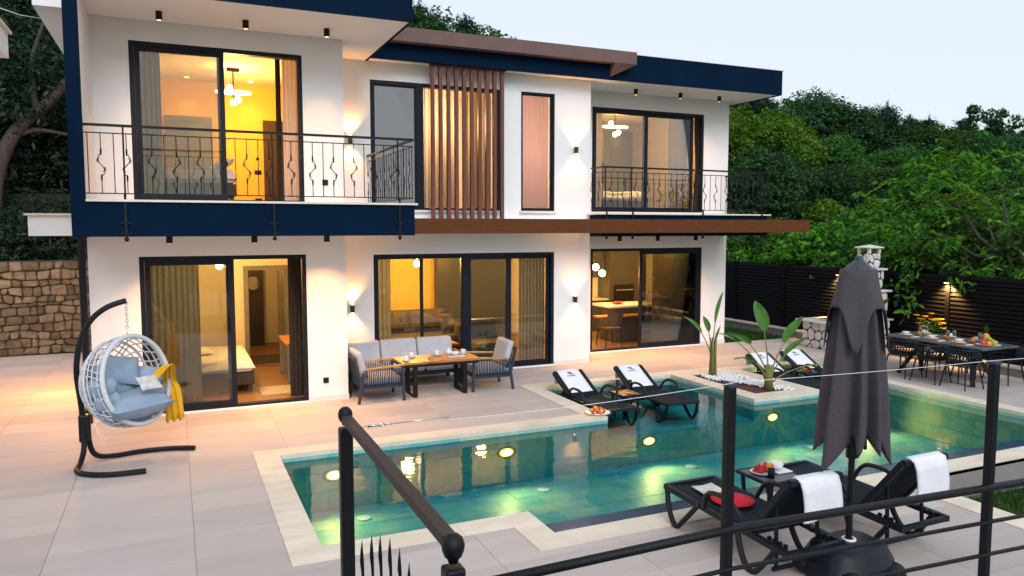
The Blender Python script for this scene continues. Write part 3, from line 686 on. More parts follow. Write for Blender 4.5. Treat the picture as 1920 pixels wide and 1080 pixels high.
def bed(x0, x1, y0, y1, z, label, head='y'):
    t = thing('bed', label, 'bed', ((x0 + x1) / 2, (y0 + y1) / 2, z)); m2 = MB()
    m2.box(x0, x1, y0, y1, z + .14, z + .34); m2.build('bed_base', 'dark_wood', t)
    for a in (x0 + .04, x1 - .1):
        for b in (y0 + .04, y1 - .1): m2 = MB(); m2.box(a, a + .06, b, b + .06, z, z + .14); m2.build('leg', 'dark_wood', t)
    m2 = MB(); m2.box(x0 + .02, x1 - .02, y0 + .02, y1 - .02, z + .341, z + .56); m2.build('mattress', 'bed_white', t, bevel=.06)
    m2 = MB()
    def fn(u, v): return (x0 - .02 + (x1 - x0 + .04) * u, y0 - .02 + (y1 - y0 + .04) * v, z + .575 + .012 * sin(9 * u + 3 * v) - (.16 if u < .02 or u > .98 or v < .02 else 0))
    m2.grid(fn, 24, 24); m2.build('bedspread', 'bed_white', t, smooth=True)
    return t
t = bed(-.80, 1.22, 13.75, 15.5, .03, 'white made bed in the ground floor bedroom')
for q, (x, y, l) in enumerate(((.35, 14.5, 'folded white towel on the ground floor bed towards the door opening'), (.25, 14.9, 'second folded white towel on the ground floor bed, beside the curtain side'))):
    m2 = MB(); m2.pillow((x, y, .655), .5, .28, .10, rz=.1 * q, seed=q); tag(m2.build('folded_towel', 'bed_white', smooth=True), l, 'towel')
t = bed(-.55, 1.0, 13.6, 15.3, 3.275, 'white bed in the upper yellow bedroom')
m2 = MB(); m2.pillow((.78, 13.85, 3.93), .5, .42, .14, ry=-.5, seed=4); tag(m2.build('pillow', 'bed_white', smooth=True), 'white pillow propped on the upper yellow bedroom bed', 'pillow')
def chandelier(x, y, zt, drop, label, ring=True, e=120):
    t = thing('chandelier', label, 'chandelier', (x, y, zt - drop)); m2 = MB()
    m2.box(x - .11, x + .11, y - .05, y + .05, zt - .05, zt - .002); m2.cyl((x, y, zt - .05), (x, y, zt - drop), .012, 8); m2.build('stem', 'black_metal', t)
    z = zt - drop * .75
    m2 = MB(); m2.tube([(x + .30 * cos(a), y + .30 * sin(a), z + .03 * sin(a)) for a in np.linspace(0, 2 * pi, 28, endpoint=False)], .024, 8, closed=True); m2.build('light_ring', 'lamp_warm', t, smooth=True)
    for (dx, dy, dz) in ((.08, -.04, -.14), (0, 0, -drop * .25 - .04), (-.06, .1, .10)):
        m2 = MB(); m2.ball((x + dx, y + dy, z + dz), .062, 12, 8); m2.build('globe', 'lamp_warm', t, smooth=True)
    light('POINT', 'lamp_light', (x, y - .05, z - .35), e, AMBER, t, .15)
chandelier(1.12, 15.3, 5.84, .58, 'ring chandelier with globes in the upper yellow bedroom', e=190)
chandelier(10.25, 16.6, 5.84, .58, 'ring chandelier with globes in the small balcony bedroom', e=200)
def spotlamp(x, y, z, label):
    m2 = MB(); m2.lathe([(.045, 0), (.05, .006), (.05, .012)], (x, y, z - .013), 12); o = tag(m2.build('recessed_spot', 'lamp_soft'), label, 'ceiling spot', 'recessed spots in the yellow bedroom ceiling')
for x in (.35, 1.55): spotlamp(x, 16.55, 5.849, 'small recessed ceiling spot by the back wall of the yellow bedroom'); light('SPOT', 'room_light', (x, 16.55, 5.8), 22, AMBER, None, .03, (0, .25, -1), 90, .8)
def door(x0, x1, y, z0, z1, label, m='grey_door', ajar=0):
    t = thing('interior_door', label, 'door', ((x0 + x1) / 2, y, z0)); m2 = MB()
    m2.box(x0 - .09, x0, y - .05, y - .004, z0, z1 + .09); m2.box(x1, x1 + .09, y - .05, y - .004, z0, z1 + .09); m2.box(x0, x1, y - .05, y - .004, z1, z1 + .09); m2.build('door_frame', m, t)
    m2 = MB()
    if ajar: m2.box(x1 - .045, x1 - .005, y + .02, y + .02 + (x1 - x0) * .9, z0 + .01, z1)
    else: m2.box(x0, x1, y - .03, y - .006, z0 + .01, z1 - .002); m2.box(x0 + .12, x1 - .12, y - .036, y - .03, z0 + .2, z0 + .95); m2.box(x0 + .12, x1 - .12, y - .036, y - .03, z0 + 1.1, z1 - .15)
    lf = m2.build('door_leaf', m, t)
    m2 = MB(); hx = x1 - .06 if ajar else x0 + .06; hy = y + .5 if ajar else y - .06; m2.bar((hx - .02, hy, z0 + 1.02), (hx - .02, hy + .1, z0 + 1.02), .02); m2.build('handle', 'chrome', lf)
door(1.36, 2.12, 16.2, .026, 2.02, 'open grey door at the back of the ground floor bedroom', ajar=1)
door(.02, .72, 17.0, 3.27, 5.05, 'grey door in the back wall of the upper yellow bedroom')
door(1.90, 2.28, 17.0, 3.27, 5.05, 'narrow dark door beside the switches in the upper yellow bedroom', 'dark_wood')
door(11.2, 11.95, 18.6, 3.2, 5.5, 'tall grey panelled door in the small balcony bedroom', 'grey_door')
door(6.4, 7.3, 18.6, .025, 2.1, 'dark door at the back of the living room', 'dark_wood')
for (a, b, c, d, l_) in ((1.62, 1.76, 4.0, 4.09, 'wide dark switch plate on the yellow bedroom wall'), (1.66, 1.72, 4.3, 4.36, 'small dark thermostat above the switch plate on the yellow bedroom wall'), (1.62, 1.76, 3.42, 3.5, 'dark socket plate low on the yellow bedroom wall')):
    m2 = MB(); m2.box(a, b, 16.985, 16.998, c, d); tag(m2.build('switch_plate', 'black_metal'), l_, 'switch')
# back rooms and ground floor bedroom fittings
m2 = MB(); m2.box(1.5, 1.95, 19.1, 19.45, .03, 2.0); t = tag(m2.build('wardrobe', 'dark_wood'), 'dark wardrobe seen through the open bedroom door', 'wardrobe')
m2 = MB(); m2.tube([(1.72, 19.09, 1.55), (1.72, 19.06, 1.55)], .16, 20); tag(m2.build('round_mirror', 'mirror_glass'), 'round mirror seen through the open bedroom door', 'mirror')
t = thing('desk', 'grey desk with wooden top inside the ground floor bedroom', 'desk', (2.05, 14.6, .03))
m2 = MB(); m2.box(1.82, 2.33, 14.1, 15.3, .74, .78); m2.build('desk_top', 'teak', t); m2 = MB(); m2.box(1.84, 2.33, 14.12, 14.2, .03, .739); m2.build('side_panel', 'grey_door', t); m2 = MB(); m2.box(1.84, 2.33, 15.2, 15.28, .03, .739); m2.build('side_panel', 'grey_door', t)
m2 = MB(); m2.box(1.3, 2.1, 13.35, 14.05, .026, .04); tag(m2.build('rug', 'rug_beige'), 'beige rug beside the ground floor bed', 'rug')
m2 = MB(); m2.box(1.3, 2.2, 16.5, 17.6, .028, .04); tag(m2.build('rug', 'sofa_brown'), 'dark rug in the passage beyond the open bedroom door', 'rug')
light('POINT', 'room_light', (.6, 14.3, 2.3), 200, AMBER, None, .12); light('POINT', 'room_light', (1.6, 17.6, 2.2), 34, AMBER, None, .1)
m2 = MB(); m2.ball((.74, 14.5, 2.2), .065, 12, 8); m2.cyl((.74, 14.5, 2.26), (.74, 14.5, 2.6), .008, 6); tag(m2.build('pendant_bulb', 'lamp_warm', smooth=True), 'bare glowing bulb in the ground floor bedroom', 'lamp')
# living room
t = thing('corner_sofa', 'dark corner sofa inside the living room', 'sofa', (4.9, 16.6, .025))
m2 = MB(); m2.box(3.2, 5.9, 16.3, 17.2, .08, .44); m2.build('seat', 'sofa_brown', t, bevel=.05); m2 = MB(); m2.box(3.2, 5.9, 17.0, 17.3, .44, .95); m2.build('backrest', 'sofa_brown', t, bevel=.06)
m2 = MB(); m2.box(5.9, 6.2, 16.3, 17.3, .08, .66); m2.build('armrest', 'sofa_brown', t, bevel=.06)
for x in (3.6, 4.5, 5.4): m2 = MB(); m2.pillow((x, 16.95, .72), .85, .48, .2, rx=1.3, seed=int(x * 9)); m2.build('cushion', 'sofa_brown', t, smooth=True)
m2 = MB(); m2.pillow((5.75, 16.6, .70), .5, .45, .16, rx=1.2, rz=.5, seed=3); tag(m2.build('throw_pillow', 'dark_wood', smooth=True), 'black pillow standing on the corner sofa', 'pillow')
t = thing('coffee_table', 'low wooden coffee table inside the living room', 'table', (4.9, 15.4, .025)); m2 = MB(); m2.box(4.4, 5.5, 15.1, 15.7, .38, .42); m2.build('table_top', 'teak', t)
for a in (4.45, 5.4):
    for b in (15.13, 15.62): m2 = MB(); m2.box(a, a + .05, b, b + .05, .025, .379); m2.build('leg', 'dark_wood', t)
t = thing('armchair', 'grey upholstered armchair behind the middle living room pane', 'armchair', (6.25, 15.3, .025)); m2 = MB(); m2.box(5.85, 6.65, 14.95, 15.7, .12, .42); m2.build('seat', 'cabinet_dark', t, bevel=.06)
m2 = MB(); m2.box(5.85, 6.65, 15.65, 15.85, .2, .85); m2.build('backrest', 'cabinet_dark', t, bevel=.06)
m2 = MB(); m2.box(6.1, 8.15, 18.3, 18.58, .03, 2.3); t = tag(m2.build('wall_cabinet', 'cabinet_dark'), 'tall dark cabinet wall at the back of the living room', 'cabinet')
light('POINT', 'room_light', (4.6, 16.0, 2.25), 420, AMBER, None, .12); light('POINT', 'room_light', (6.6, 16.6, 2.2), 110, AMBER, None, .12)
m2 = MB(); m2.ball((4.86, 16.0, 2.09), .075, 12, 8); m2.cyl((4.86, 16.0, 2.16), (4.86, 16.0, 2.6), .008, 6); tag(m2.build('pendant_bulb', 'lamp_warm', smooth=True), 'round glowing pendant in the living room', 'lamp')
# kitchen
t = thing('kitchen_island', 'dark kitchen island with white worktop and wooden ledge', 'kitchen island', (10.6, 16.4, .024))
m2 = MB(); m2.box(9.95, 11.6, 16.0, 16.75, .03, .90); m2.build('cabinet', 'cabinet_dark', t); m2 = MB(); m2.box(9.72, 11.7, 15.9, 16.8, .901, .95); m2.build('worktop', 'counter_white', t); m2 = MB(); m2.box(9.3, 11.1, 15.72, 15.98, .70, .74); m2.build('ledge', 'teak', t)
t = thing('kitchen_unit', 'dark kitchen unit with oven along the back wall', 'kitchen unit', (10.6, 18.3, .024))
m2 = MB(); m2.box(9.4, 10.95, 18.0, 18.58, .03, .88); m2.build('base_unit', 'cabinet_dark', t); m2 = MB(); m2.box(9.4, 10.95, 17.96, 18.58, .881, .92); m2.build('worktop', 'counter_white', t)
m2 = MB(); m2.box(10.96, 12.15, 17.95, 18.58, .03, 2.5); tall = m2.build('tall_unit', 'cabinet_dark', t); m2 = MB(); m2.box(11.1, 11.75, 17.93, 17.949, .75, 1.3); m2.build('oven', 'black_metal', tall); m2 = MB(); m2.box(11.15, 11.7, 17.90, 17.929, 1.14, 1.16); m2.build('oven_handle', 'chrome', tall)
m2 = MB(); m2.box(10.35, 10.95, 18.2, 18.58, 1.5, 2.5); m2.build('wall_unit', 'cabinet_dark', t)
m2 = MB(); m2.lathe([(.09, 0), (.1, .05), (.06, .22), (.07, .26), (.02, .3)], (9.85, 18.2, .922), 12); tag(m2.build('coffee_maker', 'black_metal', smooth=True), 'black coffee maker on the back kitchen worktop', 'coffee maker')
m2 = MB(); m2.ball((10.15, 16.3, .985), .05, 10, 6); m2.ball((10.27, 16.35, .98), .045, 10, 6); m2.lathe([(.05, 0), (.16, .03)], (10.2, 16.32, .952), 14); tag(m2.build('fruit_dish', 'fruit_red', smooth=True), 'red fruit dish on the kitchen island', 'fruit dish')
m2 = MB(); m2.lathe([(.04, 0), (.045, .16), (.015, .22), (.015, .3)], (11.2, 16.4, .952), 12); tag(m2.build('bottle', 'clear_glass', smooth=True), 'glass bottle on the kitchen island', 'bottle')
t = thing('dining_chair', 'dark padded chair standing by the kitchen island', 'chair', (9.55, 15.62, .024))
m2 = MB(); m2.box(9.33, 9.77, 15.4, 15.84, .44, .50); m2.build('seat', 'dark_wood', t, bevel=.02); m2 = MB(); m2.grid(lambda u, v: (9.33 + .44 * u, 15.40 - .06 * sin(pi * u) - .05 * v, .56 + .28 * v), 8, 5); m2.build('backrest', 'dark_wood', t, smooth=True)
for a in (9.36, 9.74):
    for b, c in ((15.43, -.03), (15.81, .04)): m2 = MB(); m2.cyl((a, b, .44), (a + (a - 9.55) * .2, b + c, .025), .018, 8, .012); m2.build('leg', 'black_metal', t)
for q, (x, y, z, l) in enumerate(((9.55, 16.3, 1.90, 'glowing globe pendant over the kitchen island, hung higher and beside the door frame'), (9.86, 16.5, 1.73, 'glowing globe pendant over the kitchen island, hung lower'))):
    t = thing('pendant_lamp', l, 'pendant lamp', (x, y, z)); m2 = MB(); m2.ball((x, y, z), .085, 14, 10); m2.build('globe', 'lamp_warm', t, smooth=True); m2 = MB(); m2.cyl((x, y, z + .08), (x, y, z + .14), .03, 10); m2.cyl((x, y, z + .14), (x, y, 2.6), .006, 6); m2.build('cord', 'black_metal', t)
    light('POINT', 'lamp_light', (x, y - .12, z - .12), 80, AMBER, t, .09)
light('POINT', 'room_light', (9.9, 17.9, 1.38), 26, AMBER, None, .05); light('POINT', 'room_light', (11.2, 15.7, 2.3), 34, AMBER, None, .1)
# upper middle and upper right rooms
light('POINT', 'room_light', (5.0, 14.9, 5.0), 230, (1, .60, .26), None, .1); light('POINT', 'room_light', (6.83, 15.2, 4.5), 60, (1, .70, .64), None, .1)  # the pinkish light is added behind the narrow window's curtain to brighten it
t = bed(9.2, 10.9, 16.2, 18.0, 3.2, 'white bed with brown headboard in the small balcony bedroom'); m2 = MB(); m2.box(9.6, 11.0, 18.4, 18.58, 3.2, 4.7); m2.build('headboard', 'sofa_brown', t)
t = thing('armchair', 'pale armchair with brown base in the small balcony bedroom', 'armchair', (9.25, 15.8, 3.2)); m2 = MB(); m2.box(8.95, 9.6, 15.55, 16.1, 3.22, 3.55); m2.build('seat', 'sofa_brown', t, bevel=.05); m2 = MB(); m2.box(8.95, 9.6, 16.0, 16.15, 3.55, 3.95); m2.build('backrest', 'bed_white', t, bevel=.06)
t = thing('standing_mirror', 'tall brown framed mirror in the small balcony bedroom', 'mirror', (9.5, 18.4, 3.2)); m2 = MB(); m2.box(9.0, 9.6, 18.45, 18.55, 3.22, 5.2); m2.build('mirror_frame', 'dark_wood', t); m2 = MB(); m2.box(9.08, 9.52, 18.44, 18.449, 3.3, 5.12); m2.build('mirror_pane', 'room_white', t)
# sockets on the white facade
for (x, y, z, l) in ((2.25, 12.648, .35, 'dark socket plate low on the white wall beside the bedroom door'), (2.3, 12.648, 3.62, 'grey socket plate on the white balcony wall')):
    m2 = MB(); m2.box(x - .045, x + .045, y - .014, y, z - .045, z + .045); m2.box(x - .025, x + .025, y - .018, y - .0141, z - .025, z + .025); tag(m2.build('socket', 'black_metal'), l, 'socket')
# ---------------------------------------------------------------- neighbour's eave, clothes line, stone wall
nb = thing('neighbour_house', 'white eave corner of the neighbouring house', 'house', (-3.5, 10, 0)); m2 = MB()
m2.prism([(-5.6, 6.0), (-1.58, 8.6), (-1.58, 10.0), (-5.6, 10.0)], 4.74, 5.0); m2.build('eave', 'plaster', nb); m2 = MB(); m2.prism([(-5.6, 5.96), (-1.54, 8.56), (-1.54, 10.02), (-5.6, 10.02)], 5.001, 5.03); m2.build('coping', 'travertine', nb)
m2 = MB(); m2.box(-9, -5.0, 6.0, 10.0, -1.0, 4.739); m2.build('wall', 'plaster', nb)
m2 = MB(); m2.tube([(-1.56, 8.9, 5.04), (-1.60, 11, 5.45), (-1.66, 13.2, 5.94)], .006, 5); tag(m2.build('clothes_line', 'towel'), 'thin white line strung between the two eaves', 'wire')
def stones(parent, o, u, v, W, H, size, jit, depth, mname, seed, name='stone', gap=.022, rounded=.25):
    """irregular fitted stones on a panel: origin o, axes u, v (unit), outward normal = u x v"""
    rr = random.Random(seed); o, u, v = Vector(o), Vector(u), Vector(v); nrm = u.cross(v)
    nx_, ny_ = max(1, round(W / size)), max(1, round(H / (size * .85))); S = []
    for j in range(-1, ny_ + 1):
        for i in range(-1, nx_ + 2):
            S.append((((i + .5 + (.5 if j % 2 else 0)) * W / nx_ + rr.uniform(-jit, jit) * size), ((j + .5) * H / ny_ + rr.uniform(-jit, jit) * size * .8)))
    for (cx, cy_) in S:
        poly = [(0, 0), (W, 0), (W, H), (0, H)]
        for (qx, qy) in S:
            if (qx, qy) == (cx, cy_) or math.hypot(qx - cx, qy - cy_) > size * 3: continue
            dx, dy = qx - cx, qy - cy_; L = math.hypot(dx, dy); mx, my = (cx + qx) / 2 - dx / L * gap / 2, (cy_ + qy) / 2 - dy / L * gap / 2
            out = []
            for a in range(len(poly)):
                p, q = poly[a], poly[(a + 1) % len(poly)]; sp_ = (p[0] - mx) * dx + (p[1] - my) * dy; sq = (q[0] - mx) * dx + (q[1] - my) * dy
                if sp_ <= 0: out.append(p)
                if (sp_ < 0) != (sq < 0): t_ = sp_ / (sp_ - sq); out.append((p[0] + (q[0] - p[0]) * t_, p[1] + (q[1] - p[1]) * t_))
            poly = out
            if len(poly) < 3: break
        if len(poly) < 3: continue
        ar = .5 * abs(sum(poly[a][0] * poly[(a + 1) % len(poly)][1] - poly[(a + 1) % len(poly)][0] * poly[a][1] for a in range(len(poly))))
        if ar < size * size * .06: continue
        # soften the corners
        pp = []
        for a in range(len(poly)):
            p, q, r_ = poly[a - 1], poly[a], poly[(a + 1) % len(poly)]
            for w_, s_ in ((p, rounded), (r_, rounded)): pp.append((q[0] + (w_[0] - q[0]) * s_, q[1] + (w_[1] - q[1]) * s_))
        c = (sum(p[0] for p in pp) / len(pp), sum(p[1] for p in pp) / len(pp)); n = len(pp); d = depth * rr.uniform(.6, 1.15); m2 = MB()
        P = lambda p, h, s_: o + u * (c[0] + (p[0] - c[0]) * s_) + v * (c[1] + (p[1] - c[1]) * s_) + nrm * h
        rings = [[P(p, -.01, 1) for p in pp], [P(p, d * .55, .98) for p in pp], [P(p, d, .84) for p in pp]]
        tl = rr.uniform(-.01, .01)
        m2.add([p for r_ in rings for p in r_] + [o + u * c[0] + v * c[1] + nrm * (d * 1.12 + tl)],
               [(b * n + a, b * n + (a + 1) % n, (b + 1) * n + (a + 1) % n, (b + 1) * n + a) for b in range(2) for a in range(n)] + [(2 * n + a, 2 * n + (a + 1) % n, 3 * n) for a in range(n)])
        m2.build(name, mname, parent)
def course_stones(parent, o, W, H, mname, seed, name='stone', gap=.014, depth=.09):
    """squared rubble in wavy courses on a panel facing -Y"""
    rr = random.Random(seed); ox, oy, oz = o; ys_ = [0.0]
    while ys_[-1] < H - .12: ys_.append(min(H, ys_[-1] + rr.uniform(.11, .20)))
    ys_[-1] = H; ph = [rr.uniform(0, 6.3) for _ in ys_]
    yb = lambda j, x: ys_[j] + (0 if j in (0, len(ys_) - 1) else .028 * sin(2.6 * x + ph[j]) + .016 * sin(7.1 * x + 2 * ph[j]))
    for j in range(len(ys_) - 1):
        x = -rr.uniform(0, .2)
        while x < W:
            w_ = rr.uniform(.13, .35); x2 = x + w_; a, b = max(0, x) + gap / 2, min(W, x2) - gap / 2; x = x2
            if b - a < .06: continue
            t0, t1 = rr.uniform(-.03, .03), rr.uniform(-.03, .03); cut = lambda: rr.uniform(.02, .05)
            ring = []
            h_ = yb(j + 1, (a + b) / 2) - yb(j, (a + b) / 2)
            for (px_, py_, sx_, sy_) in ((a, 0, 1, 1), (b, 0, -1, 1), (b, 1, -1, -1), (a, 1, 1, -1)):
                xx = px_ + (t0 if sx_ > 0 else t1) * (1 if py_ else -1) * .5; yy = (yb(j + 1, xx) - gap / 2) if py_ else (yb(j, xx) + gap / 2); c1, c2 = cut(), cut() * .8
                q1, q2 = (xx, yy + sy_ * c2), (xx + sx_ * c1, yy)
                ring += [q1, q2] if (sx_ > 0) == (sy_ > 0) else [q2, q1]
            cx_, cy_ = sum(p[0] for p in ring) / 8, sum(p[1] for p in ring) / 8; d = depth * rr.uniform(.45, 1.1); m2 = MB()
            P = lambda p, h, s_: (ox + cx_ + (p[0] - cx_) * s_ + rr.uniform(-.006, .006), oy - h, oz + cy_ + (p[1] - cy_) * s_ + rr.uniform(-.006, .006))
            V = [P(p, -.01, 1) for p in ring] + [P(p, d * .6 + rr.uniform(-.01, .01), .97) for p in ring] + [P(p, d + rr.uniform(-.015, .015), .78) for p in ring] + [P((cx_, cy_), d + rr.uniform(-.01, .02), 1)]
            m2.add(V, [(q * 8 + k, q * 8 + (k + 1) % 8, (q + 1) * 8 + (k + 1) % 8, (q + 1) * 8 + k) for q in range(2) for k in range(8)] + [(16 + k, 16 + (k + 1) % 8, 24) for k in range(8)])
            m2.build(name, mname, parent)
sw = thing('stone_wall', 'tan rubble stone retaining wall beyond the house corner', 'stone wall', (-4, 20.0, 0)); m2 = MB(); m2.box(-9, -.9, 20.02, 20.6, -.1, 2.12); m2.build('wall_core', 'mortar_brown', sw)
course_stones(sw, (-5.0, 20.02, 0), 3.7, 2.12, 'wall_stone', 5)
sw2 = thing('garden_wall', 'shade darkened block wall under the trees beyond the house corner', 'stone wall', (-4, 23, 2.1)); m2 = MB(); m2.box(-9, 0, 23.0, 23.4, -.5, 3.75); m2.build('wall_core', 'shaded_stone', sw2)
stones(sw2, (-6.0, 23.0, 2.6), (1, 0, 0), (0, 0, 1), 4.4, 1.15, .42, .2, .05, 'shaded_stone', 6)
t = thing('garden_lamp', 'amber lamp on the house side wall facing the rubble wall', 'wall lamp', (-1.2, 15.0, 1.7)); m2 = MB(); m2.box(-1.25, -1.152, 14.95, 15.05, 1.6, 1.8); m2.build('housing', 'black_metal', t); m2 = MB(); m2.box(-1.30, -1.251, 14.96, 15.04, 1.62, 1.78); m2.build('lens', 'lamp_soft', t)
light('POINT', 'lamp_light', (-1.55, 15.0, 1.7), 260, (1, .40, .09), t, .08)
# ---------------------------------------------------------------- hanging egg chair
sx, sy = -.55, 10.35
t = thing('swing_chair', 'white woven egg swing chair with blue cushions on a black curved stand', 'swing chair', (-1.08, 10.4, 0))
m2 = MB()
pole = [(-1.06, 10.42, .33), (-1.09, 10.42, .75), (-1.12, 10.41, 1.15), (-1.07, 10.40, 1.50), (-.95, 10.39, 1.76), (-.77, 10.37, 1.92), (-.55, 10.35, 2.0)]
def smooth_path(p, k=6):
    P = [Vector(q) for q in p]; out = []
    for i in range(len(P) - 1):
        a, b, c, d = P[max(i - 1, 0)], P[i], P[i + 1], P[min(i + 2, len(P) - 1)]
        for j in range(k):
            s = j / k; out.append(.5 * ((2 * b) + (c - a) * s + (2 * a - 5 * b + 4 * c - d) * s * s + (3 * b - a - 3 * c + d) * s ** 3))
    return out + [P[-1]]
m2.tube(smooth_path(pole), .034, 10); stand = m2.build('stand', 'black_metal', t, smooth='auto')
m2 = MB(); m2.box(-1.125, -.995, 10.37, 10.47, .28, .62); m2.build('sleeve', 'black_metal', t, bevel=.02)
for pts in ([(-1.08, 10.40, .60), (-1.07, 10.36, .25), (-1.10, 10.24, .08), (-1.12, 10.02, .035), (-.95, 9.82, .035), (-.70, 9.73, .035), (-.38, 9.72, .035)],
            [(-1.03, 10.43, .60), (-1.02, 10.45, .25), (-.95, 10.48, .08), (-.75, 10.55, .035), (-.45, 10.62, .035), (-.10, 10.60, .035), (.17, 10.50, .035)]):
    m2 = MB(); m2.tube(smooth_path(pts), .032, 10); m2.build('foot', 'black_metal', t, smooth='auto')
m2 = MB()
for q in range(9):
    z = 1.97 - q * .037; a = q * pi / 2
    m2.tube([(-.55 + .013 * cos(a) * cos(p), 10.35 + .013 * sin(a) * cos(p), z + .023 * sin(p)) for p in np.linspace(0, 2 * pi, 10, endpoint=False)], .0045, 5, closed=True)
m2.tube([(-.55, 10.35, 1.64), (-.55, 10.35, 1.56)], .008, 6); m2.build('chain', 'chrome', t, smooth=True)
# basket: a sphere-like shell of woven strands, opening towards the camera and the pool
Cb = Vector((-.55, 10.35, 1.0)); Rx, Rz = .54, .56; face = Vector((.74, -.63, .20)).normalized(); fu = face.cross(Vector((0, 0, 1))).normalized(); fv = fu.cross(face)
def shell(th, ph):     # th: angle from the back pole, ph: around
    d = -face * cos(th) + (fu * cos(ph) + fv * sin(ph)) * sin(th)
    return Cb + Vector((d.x * Rx, d.y * Rx, d.z * Rz))
TH = 1.80
m2 = MB(); m2.tube([shell(TH, p) for p in np.linspace(0, 2 * pi, 48, endpoint=False)], .030, 8, closed=True); m2.build('rim', 'rattan', t, smooth=True)
m2 = MB()
for th in np.linspace(.22, TH - .12, 11):
    ph0 = np.linspace(0, 2 * pi, 40, endpoint=False); m2.tube([shell(th, p) for p in ph0], .0085 if abs(th - 1.3) > .08 else .018, 5, closed=True)
for q in range(30):
    p = q * 2 * pi / 30; m2.tube([shell(th, p + .10 * sin(th * 5 + q)) for th in np.linspace(.2, TH, 14)], .0085, 5)
m2.build('basket', 'rattan', t, smooth=True)
m2 = MB(); 
cu = MB()
for q, ph_ in enumerate(np.linspace(pi * 1.0, pi * 2.0, 8)):
    p = Cb + (shell(1.42, ph_) - Cb) * .74; cu.pillow(p, .30, .32, .24, rx=.3, rz=ph_ * .6, seed=q, puff=.38)
cu.build('ring_cushion', 'cushion_blue', t, smooth=True)
cu = MB(); cu.pillow(Cb - face * .30 + Vector((0, 0, .0)) - fu * .12, .62, .58, .26, rx=1.25, rz=math.atan2(face.x, -face.y), seed=3, puff=.4); cu.build('back_cushion', 'cushion_blue', t, smooth=True)
cu = MB(); cu.pillow(Cb + Vector((-.10, .0, -.30)) + face * .15, .80, .62, .30, rz=.68, seed=8, puff=.4); cu.build('seat_cushion', 'cushion_blue', t, smooth=True)
cu = MB(); cu.pillow(Cb - fu * .20 - face * .12 + Vector((-.12, 0, .13)), .42, .40, .14, rx=1.0, rz=.4, ry=.2, seed=9); tag(cu.build('throw_pillow', 'cushion_blue', smooth=True), 'small square blue pillow at the top of the egg chair back', 'pillow')
cu = MB(); cu.pillow(Cb + face * .33 + Vector((-.02, -.0, -.06)), .26, .22, .08, rx=.7, rz=.5, seed=11); tag(cu.build('throw_pillow', 'paper', smooth=True), 'little pale patterned pillow on the egg chair seat', 'pillow')
m2 = MB(); B0 = shell(TH, pi + .30); path = [Cb + face * .25 - fu * .08 + Vector((0, 0, -.06)), Cb + face * .32 - fu * .30 + Vector((0, 0, .10)), B0 + Vector((0, 0, .05)), B0 + Vector((.03, -.03, -.04)), B0 + Vector((.04, -.03, -.22)), B0 + Vector((.05, -.04, -.44))]
sp_ = smooth_path(path, 5)
def fn(u, v):
    i = v * (len(sp_) - 1); a = sp_[int(i)]; wd = .10 + .10 * v
    k = (u - .5); return a + face * 0 + (fu * .35 + face * -.94) * k * wd * 1.2 + (fu * .94 + face * .35) * .022 * sin(u * 19 + v * 5) + Vector((0, 0, (-.05 * abs(sin(u * 9)) if v > .97 else 0)))
m2.grid(fn, 16, 24); o = m2.build('scarf', 'scarf_yellow', smooth=True); tag(o, 'mustard yellow scarf hanging over the egg chair rim', 'scarf'); md = o.modifiers.new('thick', 'SOLIDIFY'); md.thickness = .008
# ---------------------------------------------------------------- garden lounge set
t = thing('garden_sofa', 'three seat garden sofa with pale grey cushions against the white wall', 'sofa', (3.78, 13.5, 0))
m2 = MB(); m2.box(2.72, 4.86, 13.15, 13.86, .20, .26); m2.bar((2.72, 13.88, .1), (2.72, 13.95, .72), .04); m2.bar((4.84, 13.86, .26), (4.84, 13.93, .72), .04); m2.bar((2.72, 13.93, .70), (4.86, 13.93, .70), .04); m2.build('frame', 'rope_navy', t)
for x in (2.76, 3.8, 4.8):
    for y in (13.18, 13.82): m2 = MB(); m2.box(x - .03, x + .03, y - .03, y + .03, 0, .20); m2.build('leg', 'rope_navy', t)
for q in range(3):
    x = 2.74 + .705 * q; m2 = MB(); m2.box(x + .005, x + .698, 13.14, 13.72, .262, .42); m2.build('seat_cushion', 'cushion_grey', t, bevel=.05)
    m2 = MB(); m2.prism([(x + .005, 13.62), (x + .698, 13.62), (x + .698, 13.76), (x + .005, 13.76)], .421, .80); m2.v = [(a, b + (c - .42) * .28, c) for a, b, c in m2.v]; m2.build('back_cushion', 'cushion_grey', t, bevel=.045)
m2 = MB(); m2.box(4.88, 4.94, 13.2, 13.8, .5, .54); m2.build('armrest', 'teak_y', t); m2 = MB(); m2.bar((4.91, 13.25, .5), (4.91, 13.25, .2), .04); m2.bar((4.91, 13.75, .5), (4.91, 13.75, .2), .04); m2.build('arm_post', 'rope_navy', t)
